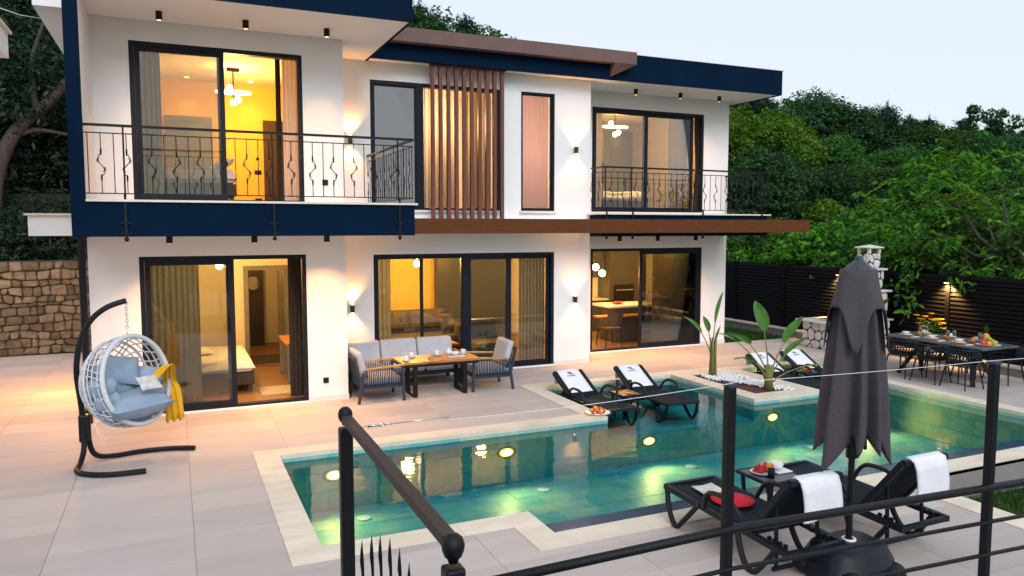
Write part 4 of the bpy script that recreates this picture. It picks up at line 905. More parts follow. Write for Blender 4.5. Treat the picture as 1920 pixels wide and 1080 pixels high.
def armchair_proto():
    t = thing('garden_armchair', '', 'armchair')     # faces local +X, width along Y
    m2 = MB(); m2.box(-.32, .36, -.33, .33, .24, .29); m2.build('seat_frame', 'rope_navy', t, local=True)
    for y in (-.35, .35):
        m2 = MB(); m2.bar((.36, y, .56), (.38, y, 0), .042); m2.build('leg', 'rope_navy', t, local=True)
        m2 = MB(); m2.bar((-.30, y, .50), (-.38, y, 0), .042); m2.build('leg', 'rope_navy', t, local=True)
        m2 = MB(); m2.box(-.26, .37, y - .03, y + .03, .56, .585); m2.v = [(a, b, c + (.03 if a > 0 else -.01)) for a, b, c in m2.v]; m2.build('armrest', 'teak_y', t, local=True)
        m2 = MB()
        for q in range(22): x = -.30 + q * .0305; m2.tube([(x, y, .25), (x + .012, y + .006 * (-1) ** q, .39), (x + .004, y, .55)], .009, 5)
        m2.bar((-.34, y, .25), (.38, y, .25), .035); m2.build('rope_side', 'rope_navy', t, local=True)
    m2 = MB()
    for q in range(8): y = -.28 + q * .08; m2.tube([(-.34, y, .25), (-.43, y, .74)], .010, 5)
    m2.bar((-.43, -.34, .74), (-.43, .34, .74), .035); m2.bar((-.32, -.35, .25), (-.44, -.35, .76), .035); m2.bar((-.32, .35, .25), (-.44, .35, .76), .035); m2.build('back_frame', 'rope_navy', t, local=True)
    m2 = MB(); m2.box(-.26, .35, -.31, .31, .292, .42); m2.build('seat_cushion', 'cushion_grey', t, local=True, bevel=.045)
    m2 = MB(); m2.box(-.31, -.19, -.31, .31, .422, .86); m2.v = [(a - (c - .42) * .28, b, c) for a, b, c in m2.v]; m2.build('back_cushion', 'cushion_grey', t, local=True, bevel=.045)
    return t
ac = armchair_proto()
placed(ac, False, (3.07, 12.51, 0), .0, 'woven garden armchair with its back to the white bedroom wall corner', 'garden armchairs')
placed(ac, True, (5.12, 12.60, 0), pi - .04, 'woven garden armchair at the sofa table end by the pool loungers', 'garden armchairs')
t = thing('garden_table', 'teak topped garden table with black sled legs between the armchairs', 'table', (4.13, 12.5, 0))
for q in range(4): m2 = MB(); m2.box(3.43, 4.83, 12.17 + q * .17, 12.336 + q * .17, .585, .62); m2.build('plank', 'teak', t)
m2 = MB(); m2.box(3.45, 4.81, 12.19, 12.83, .535, .584); m2.build('apron', 'black_metal', t)
for x in (3.68, 4.58):
    m2 = MB(); m2.box(x - .035, x + .035, 12.25, 12.31, 0, .534); m2.box(x - .035, x + .035, 12.71, 12.77, 0, .534); m2.box(x - .035, x + .035, 12.311, 12.709, 0, .06); m2.build('leg', 'black_metal', t)
def cup(x, y, z, label, group=None):
    t = thing('coffee_cup', label, 'cup', (x, y, z), group=group); m2 = MB(); m2.lathe([(.03, 0), (.075, .008), (.08, .016), (.03, .01)], (x, y, z + .001), 18); m2.build('saucer', 'porcelain', t, smooth=True)
    m2 = MB(); m2.lathe([(.02, .0), (.035, .012), (.040, .07), (.036, .072), (.03, .02), (.005, .016)], (x, y, z + .012), 16); m2.tube([(x + .036, y, z + .07), (x + .062, y, z + .06), (x + .062, y, z + .035), (x + .036, y, z + .028)], .006, 6); m2.build('cup_body', 'porcelain', t, smooth=True)
for (x, y) in ((3.56, 12.40), (3.74, 12.70), (4.22, 12.74), (4.70, 12.70)): cup(x, y, .62, 'white coffee cup on its saucer on the teak garden table', 'coffee cups on the teak table')
m2 = MB(); m2.lathe([(.04, 0), (.055, .03), (.05, .08), (.02, .10), (.012, .12), (.004, .125)], (4.43, 12.70, .62), 16); tag(m2.build('sugar_bowl', 'porcelain', smooth=True), 'white lidded sugar bowl on the teak garden table', 'bowl')
m2 = MB(); m2.pillow((4.50, 12.58, .665), .14, .12, .07, rz=.5, seed=2); tag(m2.build('napkin_bundle', 'porcelain', smooth=True), 'white bundle on the magazine on the teak garden table', 'napkin')
m2 = MB(); m2.box(4.33, 4.63, 12.36, 12.56, .621, .632); m2.v = [(a + (b - 12.4) * .2, b, c) for a, b, c in m2.v]; tag(m2.build('magazine', 'paper'), 'magazine lying on the teak garden table', 'magazine')
m2 = MB(); m2.lathe([(.0, 0), (.19, .0), (.19, .006), (.05, .012), (.04, .06), (.0, .07)], (3.96, 12.30, .621), 22); tag(m2.build('woven_mat', 'teak_y'), 'tan round woven mat on the teak garden table', 'mat')
m2 = MB(); m2.tube([(2.66, 12.75, .02), (2.68, 12.80, .18), (2.66, 12.85, .3), (2.68, 12.9, .16), (2.66, 12.86, .05)], .018, 7); m2.ball((2.68, 12.82, .40), .05, 10, 6); tag(m2.build('hose_tap', 'black_metal', smooth=True), 'black hose and brass tap in the wall corner behind the armchair', 'tap')
# ---------------------------------------------------------------- sun loungers
def lounger_proto(angle, L=.74, name='sun_lounger'):
    t = thing(name, '', 'sun lounger')               # foot at local y=0, head towards +y, width along x (+-.29)
    ca, sa = cos(angle), sin(angle); H0 = 1.20
    m2 = MB()
    for s in (-1, 1): m2.bar((s * .29, 0, .34), (s * .29, 1.66, .30), .045, .05)
    m2.bar((-.29, .02, .345), (.29, .02, .345), .045); m2.bar((-.29, H0, .31), (.29, H0, .31), .03); m2.bar((-.29, 1.64, .30), (.29, 1.64, .30), .04); m2.bar((-.27, 1.46, .10), (.27, 1.46, .10), .028); m2.build('frame', 'resin', t, local=True)
    for s in (-1, 1):
        m2 = MB(); m2.tube(smooth_path([(s * .29, .03, .33), (s * .31, .09, .16), (s * .32, .18, .04), (s * .32, .25, .03), (s * .31, .34, .12), (s * .29, .48, .28), (s * .30, .56, .34)], 5), .026, 8); m2.build('leg', 'resin', t, local=True, smooth=True)
        m2 = MB(); m2.tube(smooth_path([(s * .29, 1.04, .31), (s * .31, 1.13, .12), (s * .32, 1.22, .03), (s * .32, 1.31, .03), (s * .31, 1.41, .14), (s * .29, 1.52, .30)], 5), .026, 8); m2.build('leg', 'resin', t, local=True, smooth=True)
        m2 = MB(); m2.tube(smooth_path([(s * .30, .62, .33), (s * .335, .68, .47), (s * .34, .78, .53), (s * .34, .98, .53), (s * .33, 1.10, .46), (s * .30, 1.16, .34)], 5), .022, 8); m2.build('armrest', 'resin', t, local=True, smooth=True)
        m2 = MB(); m2.bar((s * .22, H0 + L * ca * .55, .32 + L * sa * .55), (s * .23, 1.46, .10), .025)
        for q in range(4): m2.box(s * .23 - .012, s * .23 + .012, 1.36 + q * .06, 1.39 + q * .06, .305 - q * .001, .34)
        m2.build('prop', 'resin', t, local=True)
    m2 = MB(); m2.grid(lambda u, v: (-.27 + .54 * u, .03 + (H0 - .03) * v, .362 - .018 * sin(pi * u) - .012 * v), 8, 10); o = m2.build('sling', 'sling', t, local=True, smooth=True); md = o.modifiers.new('thick', 'SOLIDIFY'); md.thickness = .012
    m2 = MB()
    for s in (-1, 1): m2.bar((s * .275, H0, .335), (s * .275, H0 + L * ca, .335 + L * sa), .045, .05)
    m2.bar((-.275, H0 + L * ca, .335 + L * sa), (.275, H0 + L * ca, .335 + L * sa), .05); m2.build('back_frame', 'resin', t, local=True)
    m2 = MB(); m2.grid(lambda u, v: (-.26 + .52 * u, H0 + L * ca * v + .012 * sin(pi * u) * sa, .345 + L * sa * v - .012 * sin(pi * u) * ca), 8, 8); o = m2.build('back_sling', 'sling', t, local=True, smooth=True); md = o.modifiers.new('thick', 'SOLIDIFY'); md.thickness = .012
    return t, (H0, L, ca, sa)
pr_, dims_ = lounger_proto(R(52), .68); H0, L_, ca, sa = dims_
NEAR = [((4.665, 6.07, 0), pi, 'black sun lounger holding a red round cloth, beside the fruit table', ), ((5.91, 6.07, 0), pi + .02, 'black sun lounger without a cloth, between the fruit table and the lawn')]
for q, (loc, rz, lab) in enumerate(NEAR): placed(pr_, q > 0, loc, rz, lab, 'sun loungers on the near terrace')
pw, dw = lounger_proto(R(28), .66)
BAY = [((6.40, 10.05, -.335), .02, 'black sun lounger in the water beside the armchairs, towel on its back'), ((7.56, 10.02, -.335), -.03, 'black sun lounger in the water beside the wine glasses, nearer the white pebbles'),
       ((10.76, 10.1, -.335), .0, 'black sun lounger behind the planter leaves in the shallow pool corner'), ((11.64, 10.1, -.335), -.01, 'black sun lounger in the shallow pool corner by the stone barbecue')]
for q, (loc, rz, lab) in enumerate(BAY): placed(pw, q > 0, loc, rz, lab, 'sun loungers standing in shallow water')
def towel_front(loc, rz, label, dims):
    H0, L, ca, sa = dims; t = thing('towel', label, 'towel', loc, rz, 'emblem towels on the water loungers')
    prof = [(-.14, -.10), (-.02, .42), (.03, .775)]
    m2 = MB()
    def fn(u, v):
        s = .06 + (L - .02) * min(1, v / .82); x = -.215 + .43 * u
        if v <= .82: return (x, H0 + ca * s - .025 * sa + .004 * sin(u * 8), .345 + sa * s + .025 * ca)
        k = (v - .82) / .18; return (x, H0 + ca * (L + .04) + .035 + .02 * sin(k * 3), .345 + sa * (L + .04) + .02 - .26 * k)
    m2.grid(fn, 8, 24); o = m2.build('towel_cloth', 'towel', t, local=True, smooth=True); md = o.modifiers.new('thick', 'SOLIDIFY'); md.thickness = .012
    m2 = MB(); P = lambda a, b: (a, H0 + ca * b - .036 * sa, .345 + sa * b + .036 * ca)
    b0 = .56
    m2.add([P(-.05, b0 + .05), P(-.02, b0 - .005), P(.075, b0 - .035), P(.02, b0 + .005), P(.03, b0 + .055), P(.0, b0 + .02)], [(0, 1, 2), (0, 2, 3), (3, 4, 5), (0, 3, 5)])
    for q in range(7): m2.add([P(-.085 + q * .024, b0 - .075), P(-.07 + q * .024, b0 - .075), P(-.07 + q * .024, b0 - .055), P(-.085 + q * .024, b0 - .055)], [(0, 1, 2, 3)])
    m2.build('emblem', 'emblem', t, local=True)
for (loc, rz, lab), l2 in zip(BAY, ('white towel with dark emblem on the water lounger by the armchairs', 'white towel with dark emblem on the water lounger by the wine glasses', 'white towel behind the planter leaves in the shallow pool corner', 'white towel with dark emblem on the lounger by the stone barbecue')): towel_front(loc, rz, l2, dw)
def towel_over(loc, rz, label):
    t = thing('towel', label, 'towel', loc, rz, 'plain towels over the near lounger backs'); yt, zt = H0 + L_ * ca, .335 + L_ * sa; m2 = MB()
    def fn(u, v):
        x = -.21 + .40 * u + .01 * sin(6 * v)
        if v < .2: k = 1 - v / .2; return (x, yt - k * .16 * ca - .02, zt - k * .16 * sa + .05)
        k = (v - .2) / .8; return (x, yt + .05 + .03 * min(1, k * 4) + .012 * sin(u * 7 + 2 * k) * k, zt + .035 - .34 * k + .008 * sin(u * 5))
    m2.grid(fn, 10, 26); o = m2.build('towel_cloth', 'towel', t, local=True, smooth=True); md = o.modifiers.new('thick', 'SOLIDIFY'); md.thickness = .016
for (loc, rz, lab), l2 in zip(NEAR, ('white towel over the back of the lounger with the red cloth', 'white towel over the lounger back beside the lawn')): towel_over(loc, rz, l2)
m2 = MB(); m2.lathe([(.0, 0), (.19, .0), (.20, .008), (.12, .02), (.11, .035), (.0, .045)], (4.66, 5.42, .372), 24); m2.v = [(a, b, c - (b - 5.42) * -.0) for a, b, c in m2.v]; tag(m2.build('round_cloth', 'red_cloth', smooth=True), 'red round cloth hat lying on the lounger', 'hat')
m2 = MB(); m2.grid(lambda u, v: (4.50 + .24 * u + .03 * v, 5.60 + .26 * v, .372 + .012 * abs(u - .5) * 2), 6, 4); o = m2.build('magazine', 'paper'); tag(o, 'open colour magazine beside the red cloth on the lounger', 'magazine'); md = o.modifiers.new('thick', 'SOLIDIFY'); md.thickness = .006
def small_table(x0, x1, y0, y1, z0, z1, label, top, group=None):
    t = thing('side_table', label, 'table', ((x0 + x1) / 2, (y0 + y1) / 2, z0), group=group); m2 = MB(); m2.box(x0 + .02, x1 - .02, y0 + .02, y1 - .02, z1 - .02, z1 - .004); m2.build('table_top', top, t)
    m2 = MB(); m2.box(x0, x1, y0, y0 + .019, z1 - .03, z1); m2.box(x0, x1, y1 - .019, y1, z1 - .03, z1); m2.box(x0, x0 + .019, y0 + .02, y1 - .02, z1 - .03, z1); m2.box(x1 - .019, x1, y0 + .02, y1 - .02, z1 - .03, z1); m2.build('rim', 'resin', t)
    for a, s in ((x0 + .05, 1), (x1 - .05, -1)):
        for b, s2 in ((y0 + .05, 1), (y1 - .05, -1)): m2 = MB(); m2.bar((a, b, z1 - .03), (a + s * .03, b + s2 * .03, z0), .03); m2.build('leg', 'resin', t)
    return t
small_table(5.10, 5.58, 5.42, 5.90, 0, .46, 'black side table with fruit between the near loungers', 'table_slate')
small_table(6.72, 7.12, 10.55, 11.0, SZ, .10, 'wooden topped side table with wine glasses between the water loungers', 'teak')
small_table(11.0, 11.34, 10.75, 11.15, SZ, .10, 'dark side table with fruit in the shallow pool corner', 'table_slate')
# ---------------------------------------------------------------- food and glasses around the pool
def plate_of_fruit(name, x, y, z, r, items, label, mt='porcelain'):
    t = thing(name, label, 'plate of fruit', (x, y, z)); m2 = MB(); m2.lathe([(r * .5, 0), (r * .95, .012), (r, .02), (r * .9, .016), (r * .5, .006)], (x, y, z + .001), 24); m2.build('plate', mt, t, smooth=True)
    for (dx, dy, dz, s, m, kind) in items:
        m2 = MB()
        if kind == 'ball': m2.ball((x + dx, y + dy, z + .01 + s + dz), s, 12, 8, sz=.92)
        elif kind == 'slice': m2.tube([(x + dx, y + dy - .006, z + .012 + s + dz), (x + dx, y + dy + .006, z + .012 + s + dz)], s, 16)
        else:
            a = rnd.uniform(0, pi); c, d = cos(a), sin(a); P = lambda u, v, h: (x + dx + u * c - v * d, y + dy + u * d + v * c, z + .014 + dz + h)
            m2.add([P(-s, -s * .35, 0), P(s, -s * .35, 0), P(s * .1, -s * .35, s * 1.5), P(-s, s * .35, 0), P(s, s * .35, 0), P(s * .1, s * .35, s * 1.5)], [(0, 1, 2), (5, 4, 3), (0, 3, 4, 1), (1, 4, 5, 2), (2, 5, 3, 0)])
        m2.build('fruit', m, t, smooth=(kind != 'wedge'))
    return t
plate_of_fruit('fruit_plate', 5.27, 5.70, .46, .12, [(-.05, .02, 0, .05, 'fruit_red', 'wedge'), (.0, .05, 0, .05, 'fruit_red', 'wedge'), (.06, .03, 0, .055, 'fruit_red', 'wedge'), (.05, -.05, .01, .045, 'fruit_orange', 'slice'), (-.02, -.02, .02, .04, 'fruit_red', 'wedge')], 'plate of red melon wedges and an orange slice on the near side table')
m2 = MB(); m2.lathe([(.032, 0), (.036, .09), (.033, .09), (.03, .01), (.0, .008)], (5.25, 5.56, .46), 16); tag(m2.build('tumbler', 'base_plastic', smooth=True), 'dark drink tumbler beside the melon plate', 'glass')
t = thing('napkin_plate', 'white square plate with a crumpled napkin on the near lounger end', 'plate', (5.50, 5.72, .46)); m2 = MB(); m2.box(5.38, 5.57, 5.60, 5.86, .461, .472); m2.build('plate', 'porcelain', t, bevel=.004)
m2 = MB(); m2.pillow((5.47, 5.74, .50), .16, .14, .07, rz=.6, seed=21); m2.build('napkin', 'towel', t, smooth=True)
its = []
for q in range(9): a = q * 2 * pi / 9; its.append((.10 * cos(a), .075 * sin(a), .0, .038, ('fruit_pink', 'fruit_orange', 'fruit_red')[q % 3], ('wedge', 'ball', 'wedge')[q % 3]))
its += [(-.03, .02, .03, .04, 'fruit_orange', 'ball'), (.05, .0, .02, .04, 'fruit_pink', 'wedge')]
plate_of_fruit('fruit_plate', 5.93, 10.02, .013, .20, its, 'oval white plate heaped with cut fruit on the pool coping')
def wine_glass(x, y, z, label, wine=True, group=None, m='clear_glass'):
    t = thing('wine_glass', label, 'wine glass', (x, y, z), group=group); m2 = MB(); m2.lathe([(.034, 0), (.032, .004), (.005, .008), (.004, .09), (.02, .105), (.036, .14), (.033, .20), (.031, .20), (.033, .14), (.0, .11)], (x, y, z + .001), 16); m2.build('bowl', m, t, smooth=True)
    if wine: m2 = MB(); m2.lathe([(.003, .112), (.02, .116), (.031, .138), (.031, .155)], (x, y, z + .001), 14); m2.build('wine', 'wine', t, smooth=True)
wine_glass(6.83, 10.88, .10, 'glass of red wine on the water lounger table, beside the candle', True, 'wine glasses on the water lounger table'); wine_glass(7.02, 10.80, .10, 'glass of red wine on the water lounger table, nearer the pebbles', True, 'wine glasses on the water lounger table')
t = thing('candle_lamp', 'small glowing lamp on the shallow pool wall behind the lounger table', 'lamp', (6.62, 11.95, -.05)); m2 = MB(); m2.lathe([(.05, 0), (.05, .05), (.02, .07)], (6.62, 12.06, -.09), 14); m2.build('lens', 'lamp_pool', t, smooth=True); light('POINT', 'lamp_light', (6.62, 11.98, -.05), 3, (1, .75, .3), t, .04)
m2 = MB(); m2.lathe([(.0, 0), (.08, .004), (.09, .012), (.0, .008)], (6.95, 10.66, .101), 18); tag(m2.build('small_plate', 'teak_y', smooth=True), 'small plate on the water lounger table', 'plate')
plate_of_fruit('fruit_plate', 11.17, 10.95, .10, .13, [(-.05, 0, 0, .045, 'fruit_orange', 'ball'), (.05, .02, 0, .045, 'fruit_orange', 'ball'), (0, .05, .03, .04, 'fruit_red', 'ball'), (.02, -.05, 0, .04, 'fruit_orange', 'wedge')], 'plate of oranges on the dark table in the shallow pool corner', 'teak_y')
for (x, y, e) in ((11.1, 11.5, 5), (10.9, 11.93, 3)): 
    t = thing('shelf_lamp', 'small glowing lamp under the corner lounger table', 'lamp', (x, y, SZ), group='small lamps in the shallow pool corner'); m2 = MB(); m2.lathe([(.05, .0), (.05, .02), (.02, .03)], (x, y, SZ + .003), 12); m2.build('lens', 'lamp_pool', t); light('POINT', 'lamp_light', (x, y, SZ + .12), e, (1, .75, .3), t, .05)
# ---------------------------------------------------------------- closed parasol
ux, uy = 5.06, 4.45
t = thing('parasol', 'closed grey parasol on a black pole and weighted base', 'parasol', (ux, uy, 0))
m2 = MB(); m2.tube([(ux, uy, .30), (ux, uy, 2.62)], .026, 12); m2.build('pole', 'black_metal', t)
m2 = MB(); m2.lathe([(.115, 0), (.125, .02), (.085, .06), (.035, .10), (.03, .13), (.005, .14)], (ux, uy, 2.53), 8); m2.build('cap', 'umbrella_cap', t)
NF = 8
def canopy(u, v):      # v 0 top .. 1 bottom
    a = 2 * pi * u; z = 2.56 - 1.42 * v
    r = .126 + .195 * v ** .8; fold = 1 - abs(sin(NF / 2 * a + .35 * sin(3 * a))) ** 1.15; r *= (1 - .50 * v ** .35 * (1 - fold) ** 1.0) * (1 + .10 * sin(2 * a + 1.3) * v)
    tw = a + .25 * v * (1 - fold) + .1 * sin(3 * v)
    z += (.10 * (1 - fold) - (.12 + .10 * sin(2.3 * a + .7)) * fold) * sstep(.80, 1, v)
    sq = 1 - .12 * v * abs(sin(a - .4))
    return (ux + r * cos(tw) * 1.02 * sq, uy + r * sin(tw), z + (.03 * sin(5 * a) * v))
m2 = MB(); m2.grid(canopy, 128, 30); o = m2.build('canopy', 'umbrella_cloth', t, smooth=True); md = o.modifiers.new('thick', 'SOLIDIFY'); md.thickness = .006
def valance(u, v):
    a = 2 * pi * u; fold = .5 + .5 * cos(4 * a + 3.397); z = 2.555 - (.30 + .36 * fold ** 2.0) * v; r = .122 + .105 * v * (1 - .12 * (1 - fold)) + .012
    return (ux + r * cos(a), uy + r * sin(a), z)
m2 = MB(); m2.grid(valance, 96, 10); o = m2.build('vent_flap', 'umbrella_cloth', t, smooth=True); md = o.modifiers.new('thick', 'SOLIDIFY'); md.thickness = .006
for q in range(4):
    a = q * pi / 2 + .7; m2 = MB(); m2.bar((ux + .05 * cos(a), uy + .05 * sin(a), 2.45), (ux + .10 * cos(a), uy + .10 * sin(a), 1.08), .018); m2.build('rib', 'black_metal', t)
m2 = MB(); m2.lathe([(.045, 0), (.05, .03), (.05, .09), (.03, .11)], (ux, uy, 1.0), 12); m2.build('runner', 'black_metal', t)
m2 = MB(); m2.prism([(ux + dx, uy + dy) for dx, dy in ((-.36, -.18), (-.20, -.28), (.18, -.28), (.34, -.18), (.36, .16), (.22, .28), (-.20, .28), (-.36, .16))], .0, .16)
top_ = [(ux + dx, uy + dy) for dx, dy in ((-.28, -.14), (-.16, -.21), (.15, -.21), (.27, -.14), (.28, .13), (.17, .21), (-.16, .21), (-.28, .13))]
n0 = len(m2.v); m2.add([(*p, .30) for p in top_], [tuple(range(8))]); m2.f += [(8 + i, 8 + (i + 1) % 8, n0 + (i + 1) % 8, n0 + i) for i in range(8)]
m2.build('base', 'base_plastic', t, bevel=.055, smooth=True)
for dx, dy in ((-.25, -.26), (.22, -.26), (.30, .18), (-.30, .18)): m2 = MB(); m2.ball((ux + dx, uy + dy, .09), .10, 12, 8, sz=.8); m2.build('base_lobe', 'base_plastic', t, smooth=True)
m2 = MB(); m2.tube([(ux + .048 * cos(a), uy + .048 * sin(a), .306) for a in np.linspace(0, 2 * pi, 20, endpoint=False)], .013, 8, closed=True); m2.build('collar', 'porcelain', t, smooth=True)
# ---------------------------------------------------------------- planter in the pool
m2 = MB(); m2.box(9.14, 10.09, 10.11, 11.93, -.6, -.035); struct(m2.build('planter_soil', 'mulch'))
pts = []
while len(pts) < 900:
    x, y = rnd.uniform(9.17, 10.06), rnd.uniform(10.14, 11.90)
    edge = 9.30 + .55 * sstep(11.75, 10.1, y) + .04 * sin(y * 7)
    if x > edge: pts.append((x, y, edge))
m2 = MB()
for (x, y, e) in pts: m2.ball((x, y, -.015 + rnd.uniform(0, .03)), rnd.uniform(.018, .034), 6, 4, sx=rnd.uniform(.8, 1.3), sz=.8)
tag(struct(m2.build('pebbles', 'pebble', smooth=True), 'stuff'), 'white pebbles spread in the pool planter', 'pebbles')
def paddle_leaf(m2, base, heading, lean, stalk, length, width, roll=0, curl=.5, split=0):
    """banana-like leaf on a long stalk"""
    b = Vector(base); hd = Vector((cos(heading), sin(heading), 0)); pts_ = []
    for i in range(9): s = i / 8; pts_.append(b + hd * (lean * stalk * s ** 1.8) + Vector((0, 0, stalk * s * (1 - .10 * lean * s))))
    d = (pts_[-1] - pts_[-2]).normalized(); tip = pts_[-1]; side = Vector((-sin(heading + roll), cos(heading + roll), 0)); rows = []
    for i in range(11):
        s = i / 10; w_ = width * (sin(pi * min(1, s * .93 + .05)) ** .7) * .5; dd = (d + Vector((0, 0, -curl * s)) + hd * .3 * s).normalized(); nrm = side.cross(dd)
        rows.append([tip - side * w_ + nrm * w_ * .35, tip - side * w_ * .5 + nrm * w_ * .13, tip.copy(), tip + side * w_ * .5 + nrm * w_ * .13, tip + side * w_ + nrm * w_ * .35]); tip = tip + dd * length / 10
    vs_ = [p for r_ in rows for p in r_]
    return pts_, vs_, [(i * 5 + k, i * 5 + k + 1, (i + 1) * 5 + k + 1, (i + 1) * 5 + k) for i in range(10) for k in range(4)]
def leaf_plant(label, x, y, leaves, trunk_n=6, trunk_h=.35):
    t = thing('banana_plant', label, 'plant', (x, y, -.03))
    for q in range(trunk_n):
        a = q * 2 * pi / trunk_n; m2 = MB(); m2.tube([(x + .05 * cos(a), y + .05 * sin(a), -.03), (x + .04 * cos(a), y + .04 * sin(a), trunk_h * .6), (x + .06 * cos(a), y + .06 * sin(a), trunk_h)], [.035, .028, .015], 7); m2.build('stem', 'stalk', t, smooth=True)
    for q, lf in enumerate(leaves):
        p, v_, f_ = paddle_leaf(None, (x + rnd.uniform(-.04, .04), y + rnd.uniform(-.04, .04), .0), *lf); m2 = MB(); m2.tube(p, [.018 - .0012 * i for i in range(9)], 6); st = m2.build('stalk', 'stalk', t, smooth=True)
        m2 = MB(); m2.add(v_, f_); m2.build('leaf', 'banana_leaf', st, smooth=True)
hx = R(-24)
leaf_plant('wide leaved banana plant at the mulch end of the pool planter', 9.72, 10.42, [
    (hx + pi, .10, 1.06, .56, .25, pi / 2, .10), (hx + 0, .30, .86, .56, .26, pi / 2 + .3, -.05), (hx + pi, .45, .84, .46, .24, pi / 2 - .3, .75), (hx + .2, .50, .62, .52, .24, pi / 2 + .2, .25),
    (hx + pi + .2, .55, .50, .46, .18, pi / 2 - .5, 1.2), (hx - .2, 1.25, .50, .42, .16, .9, 1.0), (hx + pi - .2, .62, .92, .40, .17, pi / 2, .9)], 8, .42)
leaf_plant('tall slim banana plant with rolled leaves at the house end of the pool planter', 9.52, 11.72, [
    (hx + 0, .06, 1.05, .62, .08, pi / 2, -.05), (hx + pi, .30, .88, .50, .10, pi / 2, .7), (hx + pi, .10, .88, .32, .12, pi / 2, .3), (hx + .2, .10, .60, .4, .06, pi / 2, 0)], 5, .75)
# ---------------------------------------------------------------- black slat fence with lamps
FX = 15.0
PY = [7.05, 8.95, 10.85, 12.30, 13.72, 15.6, 17.5, 19.4]
fence = thing('slat_fence', 'black horizontal slat fence along the garden side', 'fence', (FX, 12.5, .2))
slm = {}
for i in range(len(PY)):
    m2 = MB(); m2.box(FX - .05, FX + .05, PY[i] - .05, PY[i] + .05, .0, 1.92); m2.build('post', 'fence_black', fence)
    if i + 1 < len(PY):
        L = PY[i + 1] - PY[i] - .102
        key = round(L, 3)
        if key not in slm:
            m2 = MB(); m2.box(-.012, .012, -L / 2, L / 2, -.034, .034); m2.v = [(a + c * .35, b, c) for a, b, c in m2.v]; mm = m2.mesh('slat'); mm.materials.append(M['fence_black']); slm[key] = mm
        m2 = MB(); m2.box(FX + .03, FX + .04, PY[i] + .051, PY[i + 1] - .051, .2, 1.88); m2.build('backing', 'fence_black', fence)
        for q in range(19):
            o = bpy.data.objects.new('slat', slm[key]); col.objects.link(o); o.parent = fence; o.location = Vector((FX - .01, (PY[i] + PY[i + 1]) / 2, .25 + q * .088)) - fence.location
kerb = MB(); kerb.box(14.8, 15.25, 6.9, 20, -.3, .16); kb = kerb.build('fence_kerb', 'concrete'); tag(kb, 'low concrete kerb wall under the black slat fence', 'kerb'); m2 = MB(); m2.box(14.76, 15.27, 6.9, 20, .161, .20); m2.build('kerb_coping', 'travertine', kb)
for y, l in ((13.72, 'amber lamp on the fence post behind the parasol'), (10.85, 'amber lamp on the fence post behind the dining table')):
    t = thing('fence_lamp', l, 'fence lamp', (FX - .06, y, 1.72)); m2 = MB(); m2.box(FX - .12, FX - .051, y - .05, y + .05, 1.72, 1.745); m2.build('housing', 'black_metal', t); m2 = MB(); m2.box(FX - .115, FX - .06, y - .04, y + .04, 1.708, 1.7195); m2.build('lens', 'lamp_soft', t)
    light('SPOT', 'lamp_light', (FX - .14, y, 1.70), 260, AMBER, t, .03, (.42, 0, -1), 110, .8)
# ---------------------------------------------------------------- stone barbecue with chimney and sink counter
bq = thing('stone_barbecue', 'white crazy stone barbecue with stepped chimney and sink counter', 'barbecue', (14.3, 12.6, 0))
m2 = MB(); m2.box(13.97, 14.70, 13.10, 13.86, 0, .62); m2.box(13.97, 14.65, 12.0, 12.75, 0, .80); m2.box(14.45, 14.65, 12.751, 13.099, 0, .62); m2.box(14.02, 14.60, 12.04, 12.70, .84, 1.44); m2.build('core', 'mortar_black', bq)
m2 = MB(); m2.box(14.12, 14.58, 12.15, 12.58, 1.49, 1.92); m2.box(14.18, 14.52, 12.2, 12.5, 1.97, 2.30); m2.build('chimney_core', 'mortar_black', bq)
for (a, W, z0, H, X, sd_) in ((13.86, .76, 0, .62, 13.97, 1), (12.75, .75, 0, .80, 13.97, 2), (12.70, .66, .84, .60, 14.02, 3), (12.58, .43, 1.49, .43, 14.12, 4), (12.5, .30, 1.97, .33, 14.18, 5)):
    stones(bq, (X, a, z0), (0, -1, 0), (0, 0, 1), W, H, .22, .3, .03, 'white_stone', 40 + sd_, gap=.02)
for (y, x1, z0, H, x0, sd_) in ((13.10, 14.70, 0, .62, 13.97, 6), (12.0, 14.65, 0, .8, 13.97, 7), (12.04, 14.60, .84, .6, 14.02, 8), (12.15, 14.58, 1.49, .43, 14.12, 9), (12.2, 14.52, 1.97, .33, 14.18, 10)):
    stones(bq, (x0, y, z0), (1, 0, 0), (0, 0, 1), x1 - x0, H, .22, .3, .03, 'white_stone', 60 + sd_, gap=.02)
for (x0, x1, y0, y1, z0, z1) in ((13.82, 14.78, 12.76, 13.98, .625, .67), (13.88, 14.72, 11.93, 12.755, .802, .84), (13.94, 14.68, 11.96, 12.78, 1.442, 1.49), (14.05, 14.65, 12.08, 12.65, 1.922, 1.97)):
    m2 = MB(); m2.box(x0, x1, y0, y1, z0, z1); m2.build('slab', 'stone_white_smooth', bq, bevel=.012)
m2 = MB(); m2.box(14.12, 14.58, 12.14, 12.56, 2.42, 2.44)
m2.add([(14.12, 12.14, 2.441), (14.58, 12.14, 2.441), (14.58, 12.56, 2.441), (14.12, 12.56, 2.441), (14.35, 12.35, 2.50)], [(0, 1, 4), (1, 2, 4), (2, 3, 4), (3, 0, 4)])
for x in (14.2, 14.5):
    for y in (12.22, 12.48): m2.box(x - .03, x + .03, y - .03, y + .03, 2.30, 2.42)
m2.build('chimney_cap', 'stone_white_smooth', bq)
